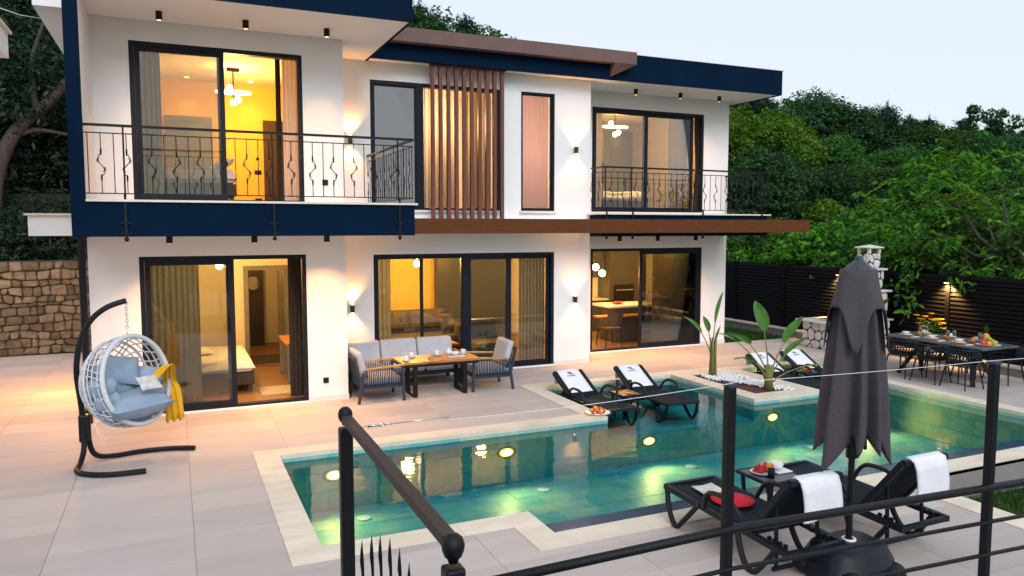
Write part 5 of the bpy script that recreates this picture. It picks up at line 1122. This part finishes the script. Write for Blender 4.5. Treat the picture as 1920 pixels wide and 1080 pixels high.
for q in range(12): m2 = MB(); m2.box(14.1, 14.30, 12.76 + (q % 3) * .113, 12.868 + (q % 3) * .113, .03 + (q // 3) * .075, .098 + (q // 3) * .075); m2.build('brick', 'teak', bq)
t = thing('sink_tap', 'curved chrome tap over the steel sink of the stone counter', 'tap', (14.3, 13.1, .67)); m2 = MB(); m2.tube(smooth_path([(14.45, 13.0, .67), (14.45, 13.0, .88), (14.40, 13.03, .94), (14.33, 13.07, .93), (14.30, 13.09, .86)], 5), .013, 8); m2.build('spout', 'chrome', t, smooth=True); m2 = MB(); m2.box(14.1, 14.5, 12.75, 13.5, .671, .715); m2.build('sink', 'chrome', t, bevel=.01)
# ---------------------------------------------------------------- outdoor dining
t = thing('dining_table', 'long dark slate topped dining table set for a meal by the fence', 'table', (13.45, 9.7, 0))
m2 = MB(); m2.box(12.95, 13.95, 8.67, 10.75, .715, .75); m2.build('table_top', 'table_slate', t, bevel=.006); m2 = MB(); m2.box(13.1, 13.8, 8.85, 10.55, .66, .714); m2.build('apron', 'black_metal', t)
for y, s in ((9.1, -1), (10.35, 1)):
    for x in (13.2, 13.7): m2 = MB(); m2.bar((13.45, y - s * .12, .66), (x + (x - 13.45) * .3, y + s * .15, .0), .08, .06); m2.build('leg', 'black_metal', t)
def dchair():
    t = thing('outdoor_chair', '', 'chair')          # faces +x
    m2 = MB(); m2.lathe([(.22, 0), (.24, .015), (.22, .03)], (0, 0, .43), 20); m2.build('seat', 'base_plastic', t, local=True)
    for sx_ in (-1, 1):
        for sy_ in (-1, 1): m2 = MB(); m2.cyl((sx_ * .17, sy_ * .19, .43), (sx_ * .24, sy_ * .25, 0), .016, 8, .012); m2.build('leg', 'base_plastic', t, local=True)
    m2 = MB()
    A = np.linspace(pi * .40, pi * 1.60, 22)
    for z, r in ((.70, .285), (.60, .29), (.52, .285)): m2.tube([(r * cos(a), r * sin(a) * .98, z + (.02 * cos(a - pi) if z > .65 else 0)) for a in A], .018 if z > .65 else .012, 6)
    for a in A: m2.tube([(.285 * cos(a), .28 * sin(a), .70), (.29 * cos(a + .08), .285 * sin(a + .08), .60), (.285 * cos(a), .28 * sin(a), .52)], .012, 5)
    for a in (A[0], A[-1], pi * .8, pi * 1.2): m2.cyl((.28 * cos(a), .275 * sin(a), .54), (.20 * cos(a), .22 * sin(a), .43), .012, 6)
    m2.build('woven_back', 'base_plastic', t, local=True, smooth=True); return t
dc = dchair(); g_ = 'woven chairs round the outdoor dining table'; first = False
for (x, y, rz, l) in ((12.90, 10.22, 0, 'black woven chair on the pool side of the dining table, next to the barbecue'), (12.90, 9.62, .05, 'black woven chair on the pool side of the dining table, the middle one'), (12.92, 9.02, -.03, 'black woven chair on the pool side of the dining table, by the fruit platter'),
                      (14.05, 10.22, pi, 'black woven chair on the fence side of the dining table, next to the barbecue'), (14.05, 9.62, pi, 'black woven chair on the fence side of the dining table, the middle one'), (14.08, 9.02, pi, 'black woven chair on the fence side of the dining table, by the fruit platter')):
    placed(dc, first, (x, y, 0), rz, l, g_); first = True
def setting(x, y):
    t = thing('place_setting', 'pale plate stacked on a wooden charger on the dining table', 'plate', (x, y, .75), group='plates on the dining table'); m2 = MB(); m2.lathe([(.10, 0), (.155, .006), (.16, .012), (.1, .008)], (x, y, .751), 22); m2.build('charger', 'teak_y', t, smooth=True)
    m2 = MB(); m2.lathe([(.06, 0), (.11, .02), (.115, .03), (.06, .025)], (x, y, .762), 20); m2.build('plate', 'porcelain', t, smooth=True); m2 = MB(); m2.lathe([(.04, 0), (.07, .03), (.075, .045), (.05, .04), (.0, .02)], (x, y, .79), 18); m2.build('bowl', 'porcelain', t, smooth=True)
    m2 = MB(); m2.box(x - .09, x + .09, y - .24, y - .18, .751, .756); m2.build('napkin', 'towel', t)
for x in (13.18, 13.70):
    for y in (10.4, 9.85, 9.3): setting(x, y)
for q, (x, y) in enumerate(((13.30, 10.18), (13.56, 10.25), (13.30, 9.60), (13.42, 9.56), (13.52, 9.12), (13.40, 9.05))): wine_glass(x, y, .75, 'blue stemmed wine glass on the dining table', False, 'wine glasses on the dining table', 'table_slate')
for (x, y) in ((13.44, 10.3), (13.46, 9.72), (13.47, 9.22)):
    m2 = MB(); m2.lathe([(.03, 0), (.034, .09), (.03, .09), (.0, .06)], (x, y, .751), 14); tag(m2.build('juice_glass', 'fruit_orange', smooth=True), 'short glass of orange juice on the dining table', 'glass', 'juice glasses on the dining table')
its = [(-.10, -.08, 0, .045, 'fruit_orange', 'ball'), (.0, -.10, 0, .05, 'fruit_green', 'ball'), (.10, -.06, 0, .045, 'fruit_orange', 'ball'), (.09, .06, .0, .05, 'fruit_green', 'ball'), (-.06, .05, 0, .05, 'fruit_red', 'ball'), (.02, .0, .06, .045, 'fruit_green', 'ball'), (.14, .02, .02, .04, 'fruit_orange', 'ball'), (-.14, .0, 0, .045, 'fruit_pink', 'ball')]
plate_of_fruit('fruit_platter', 13.45, 8.92, .75, .21, its, 'large platter of oranges and green apples on the dining table')
t = thing('pineapple', 'whole pineapple standing behind the fruit platter', 'pineapple', (13.62, 9.08, .75)); m2 = MB(); m2.ball((13.62, 9.08, .85), .065, 12, 10, sz=1.5, jit=.08); m2.build('fruit_body', 'fruit_orange', t)
m2 = MB()
for q in range(18): a = q * 2.4; r = .02 + .004 * q; m2.add([(13.62 - .012 * sin(a), 9.08 + .012 * cos(a), .94), (13.62 + .012 * sin(a), 9.08 - .012 * cos(a), .94), (13.62 + r * cos(a), 9.08 + r * sin(a), 1.12 - .005 * q)], [(0, 1, 2)])
m2.build('crown', 'leaf_mid', t)
t = thing('flower_vase', 'yellow flower bouquet standing on the fence kerb behind the dining table', 'flowers', (14.6, 10.9, .2)); fx, fy = 14.62, 10.95
m2 = MB(); m2.lathe([(.07, 0), (.10, .1), (.06, .3), (.08, .38)], (fx, fy, .2), 14); m2.build('vase', 'concrete', t, smooth=True)
for q in range(16):
    a, r, h = rnd.uniform(0, 2 * pi), rnd.uniform(.08, .36), rnd.uniform(.45, .80); p = (fx + r * cos(a) * .6, fy + r * sin(a), .35 + h * .9)
    m2 = MB(); m2.tube([(fx, fy, .5), (fx + .5 * r * cos(a) * .6, fy + .5 * r * sin(a), .3 + h * .75), p], .006, 5)
    for k in range(5): b = rnd.uniform(0, 6.3); s = .06; e = Vector(p) * .5 + Vector((fx, fy, .5)) * .5 + Vector((rnd.uniform(-.1, .1), rnd.uniform(-.1, .1), rnd.uniform(0, .2))); m2.add([e, e + Vector((s * cos(b), s * sin(b), .03)), e + Vector((1.8 * s * cos(b + .3), 1.8 * s * sin(b + .3), .0))], [(0, 1, 2)])
    st = m2.build('stem', 'leaf_mid', t)
    m2 = MB()
    for k in range(8): b = k * pi / 4; s = .055; m2.add([p, (p[0] + s * cos(b - .3), p[1] + s * sin(b - .3), p[2] + .015), (p[0] + 1.4 * s * cos(b), p[1] + 1.4 * s * sin(b), p[2] + .03), (p[0] + s * cos(b + .3), p[1] + s * sin(b + .3), p[2] + .015)], [(0, 1, 2, 3)])
    m2.build('bloom', 'flower_yellow', st)
# ---------------------------------------------------------------- near railing with posts, rails and wire
rl = thing('terrace_railing', 'black steel railing of square posts and round bars at the terrace edge', 'railing', (4.0, 2.8, .45))
Yr = lambda x: 2.90 - .072 * max(0, x - 2.42)
posts = [2.42, 4.17, 5.92, 7.25]
for x in posts:
    y = Yr(x) - .05; m2 = MB(); m2.box(x - .023, x + .023, y - .023, y + .023, .0, 2.135); m2.build('post', 'iron', rl, bevel=.006); m2 = MB(); m2.prism([(x - .026, y - .026), (x + .026, y - .026), (x + .026, y + .026), (x - .026, y + .026)], 2.136, 2.15); m2.build('post_cap', 'umbrella_cap', rl)
for z, r in ((1.435, .022), (1.235, .0115), (1.045, .0115), (.85, .0115), (.66, .0115)):
    xa = 1.15; m2 = MB(); m2.tube([(xa, Yr(xa) - .10, z), (2.42, Yr(2.42) - .07, z), (7.3, Yr(7.3) - .07, z)], r, 10); m2.build('rail', 'iron', rl, smooth=True)
m2 = MB(); m2.box(1.11, 1.19, Yr(1.15) - .09, Yr(1.15) - .01, .0, 1.40); m2.build('post', 'iron', rl)
hr = thing('stair_handrail', 'black handrail between two ball topped posts above the gate', 'handrail', (.6, 2.4, .45))
for (y, zb) in ((2.97, 2.135), (1.70, 2.10)):
    m2 = MB(); m2.box(.575, .627, y - .026, y + .026, .0, zb - .03); m2.build('post', 'iron', hr, bevel=.008); m2 = MB(); m2.lathe([(.012, -.02), (.016, -.008), (.022, -.004), (.028, .012), (.029, .026), (.024, .042), (.012, .052), (.002, .054)], (.601, y, zb), 18); m2.build('ball', 'iron', hr, smooth=True)
m2 = MB(); m2.bar((.601, 2.95, 2.145), (.601, 1.725, 2.125), .040, .030); m2.build('rail', 'iron_brown', hr, bevel=.004)
gt = thing('spiked_gate', 'black wrought iron gate with twisted spikes under the handrail', 'gate', (.8, 2.95, .45))
for q, (x, z) in enumerate(((.655, 1.64), (.695, 1.655), (.73, 1.65), (.77, 1.63), (.81, 1.58), (.85, 1.51), (.89, 1.43), (.93, 1.36))):
    m2 = MB(); zz = np.linspace(.55, z - .05, 26); m2.tube([(x + .002 * cos(i * 1.4), 2.95 + .002 * sin(i * 1.4), v_) for i, v_ in enumerate(zz)] + [(x, 2.95, z)], [.007 + .0016 * sin(i * 1.9) for i in range(26)] + [.001], 6); m2.build('spike', 'iron', gt, smooth=True)
m2 = MB(); m2.bar((.63, 2.95, 1.36), (1.08, 2.95, 1.30), .03, .02); m2.bar((.63, 2.95, .7), (1.08, 2.95, .7), .03, .02); m2.build('crossbar', 'iron', gt)
m2 = MB(); m2.tube([(.80 + .05 * cos(a), 2.93, 1.40 + .05 * sin(a)) for a in np.linspace(0, 2 * pi, 18, endpoint=False)], .009, 6, closed=True); m2.build('scroll', 'iron', gt, smooth=True); m2 = MB(); m2.ball((.80, 2.93, 1.435), .03, 12, 8, sx=1.3); m2.build('collar', 'teak_y', gt, smooth=True)
m2 = MB()
A_, B_ = Vector((.63, 2.965, 2.10)), Vector((2.42, 2.83, 2.155))
m2.tube([A_ + (B_ - A_) * s + Vector((0, 0, -.02 * sin(pi * s))) for s in np.linspace(.22, 1, 12)], .0015, 5)
for a, b in zip(posts[:-1], posts[1:]): m2.tube([(a + (b - a) * s, Yr(a + (b - a) * s) - .05, 2.155 - .006 * sin(pi * s)) for s in np.linspace(0, 1, 10)], .0015, 5)
wi = tag(m2.build('wire', 'towel'), 'thin white wire strung along the railing post tops', 'wire')
m2 = MB(); P = lambda s: A_ + (B_ - A_) * s
for (s0, s1, r) in ((.0, .03, .0025), (.032, .06, .0055), (.068, .088, .004), (.09, .22, .0024)): m2.tube([P(s0), P(s1)], r, 8)
m2.tube([P(.064) + Vector((.012 * cos(a), 0, .006 * sin(a))) for a in np.linspace(0, 2 * pi, 14, endpoint=False)], .0032, 5, closed=True)
m2.build('turnbuckle', 'chrome', wi, smooth=True)
# ---------------------------------------------------------------- vegetation
def leaves_mesh(name, C, size, aspect, material, up=.35, outward=None, seed=1, fold=.25, droop=0):
    """C: (N,3) leaf centres; one folded leaf-shaped pair of faces per centre"""
    r = np.random.default_rng(seed); n = len(C); nrm = r.normal(size=(n, 3)); nrm[:, 2] = np.abs(nrm[:, 2]) * .6 + up
    if outward is not None: nrm += outward * .7
    nrm /= np.linalg.norm(nrm, axis=1)[:, None]
    d = r.normal(size=(n, 3)); d[:, 2] -= droop; d -= nrm * (d * nrm).sum(1)[:, None]; d /= np.linalg.norm(d, axis=1)[:, None]; s = np.cross(nrm, d)
    L = size * r.uniform(.5, 1.5, n)[:, None]; W = L * aspect
    b = C - d * L * .5; t = C + d * L * .5; l = C + s * W * .5 + nrm * W * fold; q = C - s * W * .5 + nrm * W * fold
    V = np.stack([b, q, t, l], 1).reshape(-1, 3); idx = np.arange(n)[:, None] * 4
    F = np.concatenate([np.concatenate([idx, idx + 1, idx + 2], 1)[:, None], np.concatenate([idx, idx + 2, idx + 3], 1)[:, None]], 1).reshape(-1, 3)
    me = bpy.data.meshes.new(name); me.vertices.add(len(V)); me.vertices.foreach_set('co', V.astype(np.float32).ravel())
    me.loops.add(F.size); me.loops.foreach_set('vertex_index', F.astype(np.int32).ravel()); me.polygons.add(len(F)); me.polygons.foreach_set('loop_start', (np.arange(len(F)) * 3).astype(np.int32)); me.update(calc_edges=True)
    me.materials.append(M[material]); return me
def limbs(mb, base, height, spread, r0, seed, n=7, lean=(0, 0)):
    rr = random.Random(seed); top = Vector((lean[0], lean[1], height)); pts_ = [Vector(base)]
    for i in range(1, 6): s = i / 5; pts_.append(Vector(base) + top * s + Vector((rr.uniform(-.06, .06) * height * s, rr.uniform(-.06, .06) * height * s, 0)))
    mb.tube(pts_, [r0 * (1 - .15 * i) for i in range(6)], 8); ends = []
    for q in range(n):
        s = rr.uniform(.45, 1); i = min(4, int(s * 5)); p = pts_[i] + (pts_[i + 1] - pts_[i]) * (s * 5 - i); a = q * 2.4 + rr.uniform(-.4, .4); e = p + Vector((cos(a) * spread * rr.uniform(.5, .9), sin(a) * spread * rr.uniform(.5, .9), height * rr.uniform(.15, .55)))
        mid = (p + e) / 2 + Vector((rr.uniform(-.1, .1), rr.uniform(-.1, .1), -.08 * height)); mb.tube([p, mid, e], [r0 * .45, r0 * .3, r0 * .1], 6); ends.append(e)
    return ends
def broad_tree(name, cat, H, Rr, material, nl, size, seed, crown_from=.25, lobes=24, aspect=.55, dense=.75):
    r = np.random.default_rng(seed); t = thing(name, '', cat); m2 = MB(); limbs(m2, (0, 0, -.3), H * .55, Rr * .8, .035 * H, seed); m2.build('trunk', 'bark', t, local=True, smooth=True)
    C = []; O = []
    zc = H * (crown_from + (1 - crown_from) / 2); hz = H * (1 - crown_from) / 2
    for q in range(lobes):
        a, u = q * 2.39996 + r.uniform(-.3, .3), (q + .5) / lobes * 2 - 1; rad = math.sqrt(max(0, 1 - u * u * .85)) * Rr * r.uniform(.45, .78)
        c = np.array([cos(a) * rad, sin(a) * rad, zc + u * hz * .78]); lr = Rr * r.uniform(.22, .42); m = nl // lobes
        d = r.normal(size=(m, 3)); d /= np.linalg.norm(d, axis=1)[:, None]; d[:, 2] = np.where(d[:, 2] < -.3, d[:, 2] * .5, d[:, 2])
        rr_ = lr * (dense + (1.12 - dense) * r.uniform(0, 1, m) ** .6) * (1 + .22 * np.sin(d[:, 0] * 7 + q) * np.sin(d[:, 1] * 6 + 2 * q) + .12 * np.sin(d[:, 2] * 11 + q))
        C.append(c + d * rr_[:, None] * np.array([1, 1, .85])); O.append(d)
    me = leaves_mesh('crown', np.concatenate(C), size, aspect, material, outward=np.concatenate(O), seed=seed + 1)
    o = bpy.data.objects.new('crown', me); col.objects.link(o); o.parent = t; return t
def pine_tree(name, H, Rr, seed, nl=12000, crown_from=.15):
    r = np.random.default_rng(seed); t = thing(name, '', 'tree'); m2 = MB(); m2.tube([(0, 0, -.3), (.05 * Rr, 0, H * .5), (0, .03 * Rr, H)], [.022 * H, .014 * H, .003 * H], 7)
    C = []; lv = 15
    for i in range(lv):
        s = (i + .3) / lv; z = H * (crown_from + (1 - crown_from) * s); rad = Rr * (1 - s) ** .5 * r.uniform(.55, 1.2) + .12; nb_ = 5
        for k in range(nb_):
            a = k * 2 * pi / nb_ + i * 1.1 + r.uniform(-.3, .3); L = rad * r.uniform(.6, 1.1); e = np.array([cos(a) * L, sin(a) * L, z + L * r.uniform(-.05, .25)]); p = np.array([0, 0, z])
            m2.tube([tuple(p), tuple((p + e) / 2 - np.array([0, 0, .05 * L])), tuple(e)], [.006 * H, .004 * H, .0015 * H], 4); m = int(nl / (lv * nb_) * (.4 + 1.1 * L / Rr)); s_ = r.uniform(.25, 1, m) ** .7
            C.append(p + (e - p) * s_[:, None] + r.normal(0, .20, (m, 3)) * np.array([1, 1, .9]) * (.6 + L * .35))
    C.append(np.array([0, 0, H]) + r.normal(0, .08, (60, 3)) * np.array([.6, .6, 2.5]))
    m2.build('trunk', 'bark', t, local=True, smooth=True)
    me = leaves_mesh('crown', np.concatenate(C), .22, .22, 'leaf_pine', up=.5, seed=seed, droop=-.3); o = bpy.data.objects.new('crown', me); col.objects.link(o); o.parent = t; return t
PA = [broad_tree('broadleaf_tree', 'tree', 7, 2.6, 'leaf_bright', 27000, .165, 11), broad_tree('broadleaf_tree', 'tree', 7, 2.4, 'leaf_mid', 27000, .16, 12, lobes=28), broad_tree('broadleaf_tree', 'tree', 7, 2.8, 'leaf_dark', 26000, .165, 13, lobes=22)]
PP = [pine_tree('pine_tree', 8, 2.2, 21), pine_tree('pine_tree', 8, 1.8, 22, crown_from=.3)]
PS = [broad_tree('shrub', 'shrub', 2.4, 1.5, 'leaf_bright', 10000, .12, 31, crown_from=.02, lobes=12), broad_tree('shrub', 'shrub', 2.2, 1.4, 'leaf_mid', 10000, .12, 32, crown_from=.02, lobes=12)]
PT = [broad_tree('bare_topped_tree', 'tree', 7, 1.6, 'leaf_dark', 2600, .22, 41, crown_from=.35, lobes=12)]
used = {}
def plant(kind, x, y, top, label, group, wid=1.0, sink=0.0):
    proto = {'A': PA[0], 'B': PA[1], 'C': PA[2], 'P': PP[0], 'Q': PP[1], 'S': PS[0], 'T': PS[1], 'U': PT[0]}[kind]; h0 = {'A': 7, 'B': 7, 'C': 7, 'P': 8, 'Q': 8, 'S': 2.4, 'T': 2.2, 'U': 7}[kind]
    z = hill_h(x, y) - sink; s = (top - z) / h0
    o = placed(proto, used.get(kind), (x, y, z), rnd.uniform(0, 6.28), label, group, (s * wid, s * wid, s)); used[kind] = True; return o
# shrubs and young trees right behind the fence
for i, y in enumerate(np.linspace(8.0, 24, 13)):
    plant('ST'[i % 2], 17.1 + rnd.uniform(-.2, .9), y, rnd.uniform(2.2, 3.0), 'low bright green shrub growing just behind the black fence', 'shrubs behind the black fence', 1.1)
for i, (x, y, top, k) in enumerate(((19, 22, 3.4, 'S'), (20, 17, 3.2, 'T'), (17.5, 26, 3.6, 'T'), (22, 20, 3.8, 'S'), (14.5, 23.5, 3.2, 'S'), (23, 14.5, 3.3, 'S'), (16, 22.5, 3.0, 'S'), (21, 24, 4.2, 'T'))):
    plant(k, x, y, top, 'large loose shrub on the slope between fence and trees', 'shrubs on the slope', 1.0)
# middle belt of bright trees
MID = [(20.5, 27.0, 8.3, 'A', 1.0), (23.2, 26.5, 7.9, 'A', 1.1), (25.8, 27.5, 7.6, 'A', 1.0), (18.2, 29.5, 8.7, 'B', 1.0), (28.5, 27, 7.2, 'B', 1.0), (31, 25.5, 6.6, 'B', 1.0), (27.5, 23, 5.4, 'B', 1.1), (24.0, 22.5, 5.2, 'C', 1.0), (20.6, 22.6, 5.8, 'C', .9), (33.5, 24, 6.2, 'A', 1.0), (30.5, 20.5, 5.0, 'B', 1.1), (35, 20, 5.4, 'B', 1.0), (37, 23, 6.2, 'C', 1.0), (15.5, 27.5, 7.4, 'C', 1.0), (39, 19, 5.4, 'B', 1.1), (26, 18.5, 4.2, 'A', 1.0), (40, 14, 5.0, 'B', 1.1)]
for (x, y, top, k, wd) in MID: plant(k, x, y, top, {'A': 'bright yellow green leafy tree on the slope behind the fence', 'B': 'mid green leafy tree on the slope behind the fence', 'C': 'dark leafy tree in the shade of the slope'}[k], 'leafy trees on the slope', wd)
# pines and dark trees along the ridge
for i in range(34):
    u = i / 33; x = 24 + 36 * u + rnd.uniform(-1, 1); y = 47 - 12 * u + rnd.uniform(-2, 2)
    k_ = 'PQPC'[i % 4]
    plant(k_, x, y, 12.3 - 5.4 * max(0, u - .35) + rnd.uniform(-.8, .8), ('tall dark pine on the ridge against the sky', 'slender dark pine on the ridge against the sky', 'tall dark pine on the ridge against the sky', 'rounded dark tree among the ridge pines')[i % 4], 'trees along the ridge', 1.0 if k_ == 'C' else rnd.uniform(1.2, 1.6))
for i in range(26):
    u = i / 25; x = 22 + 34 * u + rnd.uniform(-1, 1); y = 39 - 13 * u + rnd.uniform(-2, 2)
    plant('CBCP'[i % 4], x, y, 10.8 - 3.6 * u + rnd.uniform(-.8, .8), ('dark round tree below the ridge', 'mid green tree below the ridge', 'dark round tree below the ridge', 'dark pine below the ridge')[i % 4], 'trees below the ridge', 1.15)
for (x, y, top) in ((47, 32.5, 10.9), (48.5, 32, 10.6), (51.5, 31, 10.0), (54, 31.5, 10.2), (21.9, 45, 14.9)): plant('U', x, y, top, 'thin sparse treetop standing out against the sky', 'sparse treetops on the skyline', .8)
# trees peeping over the roof
for i in range(13):
    u = i / 12; x = 9 + 15 * u + rnd.uniform(-.5, .5); y = 46 + rnd.uniform(-1.5, 1.5)
    plant('PCQB'[i % 4], x, y, 17.3 - 3.6 * u + rnd.uniform(-.35, .35), 'dark tree rising behind the villa roof', 'trees behind the villa roof', 1.0)
# dark trees left of the house
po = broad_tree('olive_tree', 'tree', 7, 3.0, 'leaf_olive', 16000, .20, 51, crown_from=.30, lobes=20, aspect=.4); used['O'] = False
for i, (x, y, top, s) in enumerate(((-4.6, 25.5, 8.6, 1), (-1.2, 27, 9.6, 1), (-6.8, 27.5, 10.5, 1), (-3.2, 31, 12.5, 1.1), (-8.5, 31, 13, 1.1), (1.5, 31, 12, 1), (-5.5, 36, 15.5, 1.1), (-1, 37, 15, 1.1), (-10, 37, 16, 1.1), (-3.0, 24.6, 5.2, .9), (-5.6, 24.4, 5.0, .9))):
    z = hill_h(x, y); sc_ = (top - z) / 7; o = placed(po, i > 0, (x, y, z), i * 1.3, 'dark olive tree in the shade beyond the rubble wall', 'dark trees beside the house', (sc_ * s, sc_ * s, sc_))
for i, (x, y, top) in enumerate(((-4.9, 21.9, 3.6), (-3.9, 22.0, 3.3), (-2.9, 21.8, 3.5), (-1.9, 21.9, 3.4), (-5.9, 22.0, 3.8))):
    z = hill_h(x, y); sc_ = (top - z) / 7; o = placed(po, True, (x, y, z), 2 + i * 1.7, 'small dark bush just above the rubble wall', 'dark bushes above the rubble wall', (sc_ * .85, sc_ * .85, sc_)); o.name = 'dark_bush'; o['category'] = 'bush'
t = thing('old_tree_trunk', 'thick gnarled grey trunk leaning behind the rubble wall', 'tree', (-3.7, 22.2, 2.0)); m2 = MB()
m2.tube(smooth_path([(-4.05, 22.0, 1.5), (-4.0, 22.0, 3.2), (-3.85, 22.1, 4.3), (-3.4, 22.2, 5.3), (-2.6, 22.5, 6.2), (-1.9, 22.8, 7.4)], 5), [.26 - .0068 * i for i in range(26)], 9); m2.build('trunk', 'bark', t, smooth=True)
for pts_ in ([(-3.95, 22.05, 3.8), (-4.4, 22.2, 5.0), (-4.3, 22.4, 6.4)], [(-3.5, 22.2, 5.1), (-3.0, 22.3, 5.3), (-2.2, 22.4, 5.2)], [(-3.0, 22.3, 5.8), (-3.1, 22.5, 6.9), (-2.8, 22.6, 8.0)]):
    m2 = MB(); m2.tube(smooth_path(pts_, 5), .09, 7, r_end=.03); m2.build('limb', 'bark', t, smooth=True)
r = np.random.default_rng(77); C = []
for q in range(26): c = np.array([r.uniform(-5.6, -1.4), r.uniform(22.0, 23.6), r.uniform(5.2, 9.0)]); C.append(c + r.normal(0, .38, (260, 3)))
m2 = leaves_mesh('crown', np.concatenate(C) - np.array([-3.7, 22.2, 2.0]), .15, .4, 'leaf_olive', seed=78); o = bpy.data.objects.new('crown', m2); col.objects.link(o); o.parent = t
# walnut tree with large compound leaves hanging over the fence
wt = thing('walnut_tree', 'large bright walnut tree with drooping leaflets hanging over the black fence', 'tree', (17.6, 11.3, -.1)); m2 = MB(); ends = limbs(m2, (17.6, 11.3, -.3), 2.7, 1.7, .16, 3, 12); m2.build('trunk', 'bark', wt, smooth=True)
r = np.random.default_rng(5); C = []; CL = []
for q in range(520):
    # crown made of an irregular ellipsoid plus overhanging skirts towards the terrace
    d = r.normal(size=3); d /= np.linalg.norm(d); rad = r.uniform(.72, 1.08) * (1 + .16 * sin(4 * d[0] + 2) * sin(5 * d[1]))
    c = np.array([17.3, 11.0, 3.15]) + d * rad * np.array([2.3, 4.2, 1.75])
    if c[2] < 1.75 and c[0] > 15.1: c[2] = r.uniform(1.75, 2.6)
    if c[0] < 15.0: c[2] = max(c[2], 1.95 + .5 * r.random())
    a = r.uniform(0, 2 * pi); dr = np.array([cos(a), sin(a), r.uniform(-.5, .15)]); dr /= np.linalg.norm(dr); sd_ = np.cross(dr, [0, 0, 1]); sd_ /= np.linalg.norm(sd_); L = r.uniform(.28, .44)
    for k in range(4):
        s = .25 + .75 * k / 3
        for sg in (-1, 1): C.append(np.concatenate([c + dr * L * s + np.array([0, 0, -.10 * s * s]), dr * .5 + sd_ * sg * .85 + np.array([0, 0, -.35])]))
    C.append(np.concatenate([c + dr * L * 1.15, dr + np.array([0, 0, -.3])]))
for (x, y, z0, z1, n_) in ((14.75, 11.55, .95, 2.2, 16), (14.8, 11.9, 1.3, 2.2, 9), (14.75, 8.6, .9, 2.1, 10), (14.8, 10.4, 1.6, 2.2, 8)):
    for k in range(n_):
        c = np.array([x + r.normal(0, .10), y + r.normal(0, .10), z0 + (z1 - z0) * k / n_])
        for q in range(4): dv = r.normal(size=3); dv[2] -= .5; C.append(np.concatenate([c + r.normal(0, .05, 3), dv / np.linalg.norm(dv)]))
C = np.array(C); P0, D = C[:, :3], C[:, 3:]; D /= np.linalg.norm(D, axis=1)[:, None]; n = len(P0); nr = r.normal(size=(n, 3)) * .5 + np.array([-.25, -.25, 1.0]); nr -= D * (nr * D).sum(1)[:, None]; nr /= np.linalg.norm(nr, axis=1)[:, None]; S = np.cross(nr, D)
L = r.uniform(.13, .21, n)[:, None]; W = L * .40; off = np.array([17.6, 11.3, -.1])
V = np.stack([P0, P0 + D * L * .35 - S * W * .5 + nr * W * .2, P0 + D * L * .75 - S * W * .36 + nr * W * .1, P0 + D * L - nr * L * .12, P0 + D * L * .75 + S * W * .36 + nr * W * .1, P0 + D * L * .35 + S * W * .5 + nr * W * .2], 1).reshape(-1, 3) - off
m2 = MB(); m2.v = V.tolist(); m2.f = [f for i in range(n) for f in ((6 * i, 6 * i + 1, 6 * i + 2, 6 * i + 3), (6 * i, 6 * i + 3, 6 * i + 4, 6 * i + 5))]; m2.build('crown', 'leaf_walnut', wt, local=True)
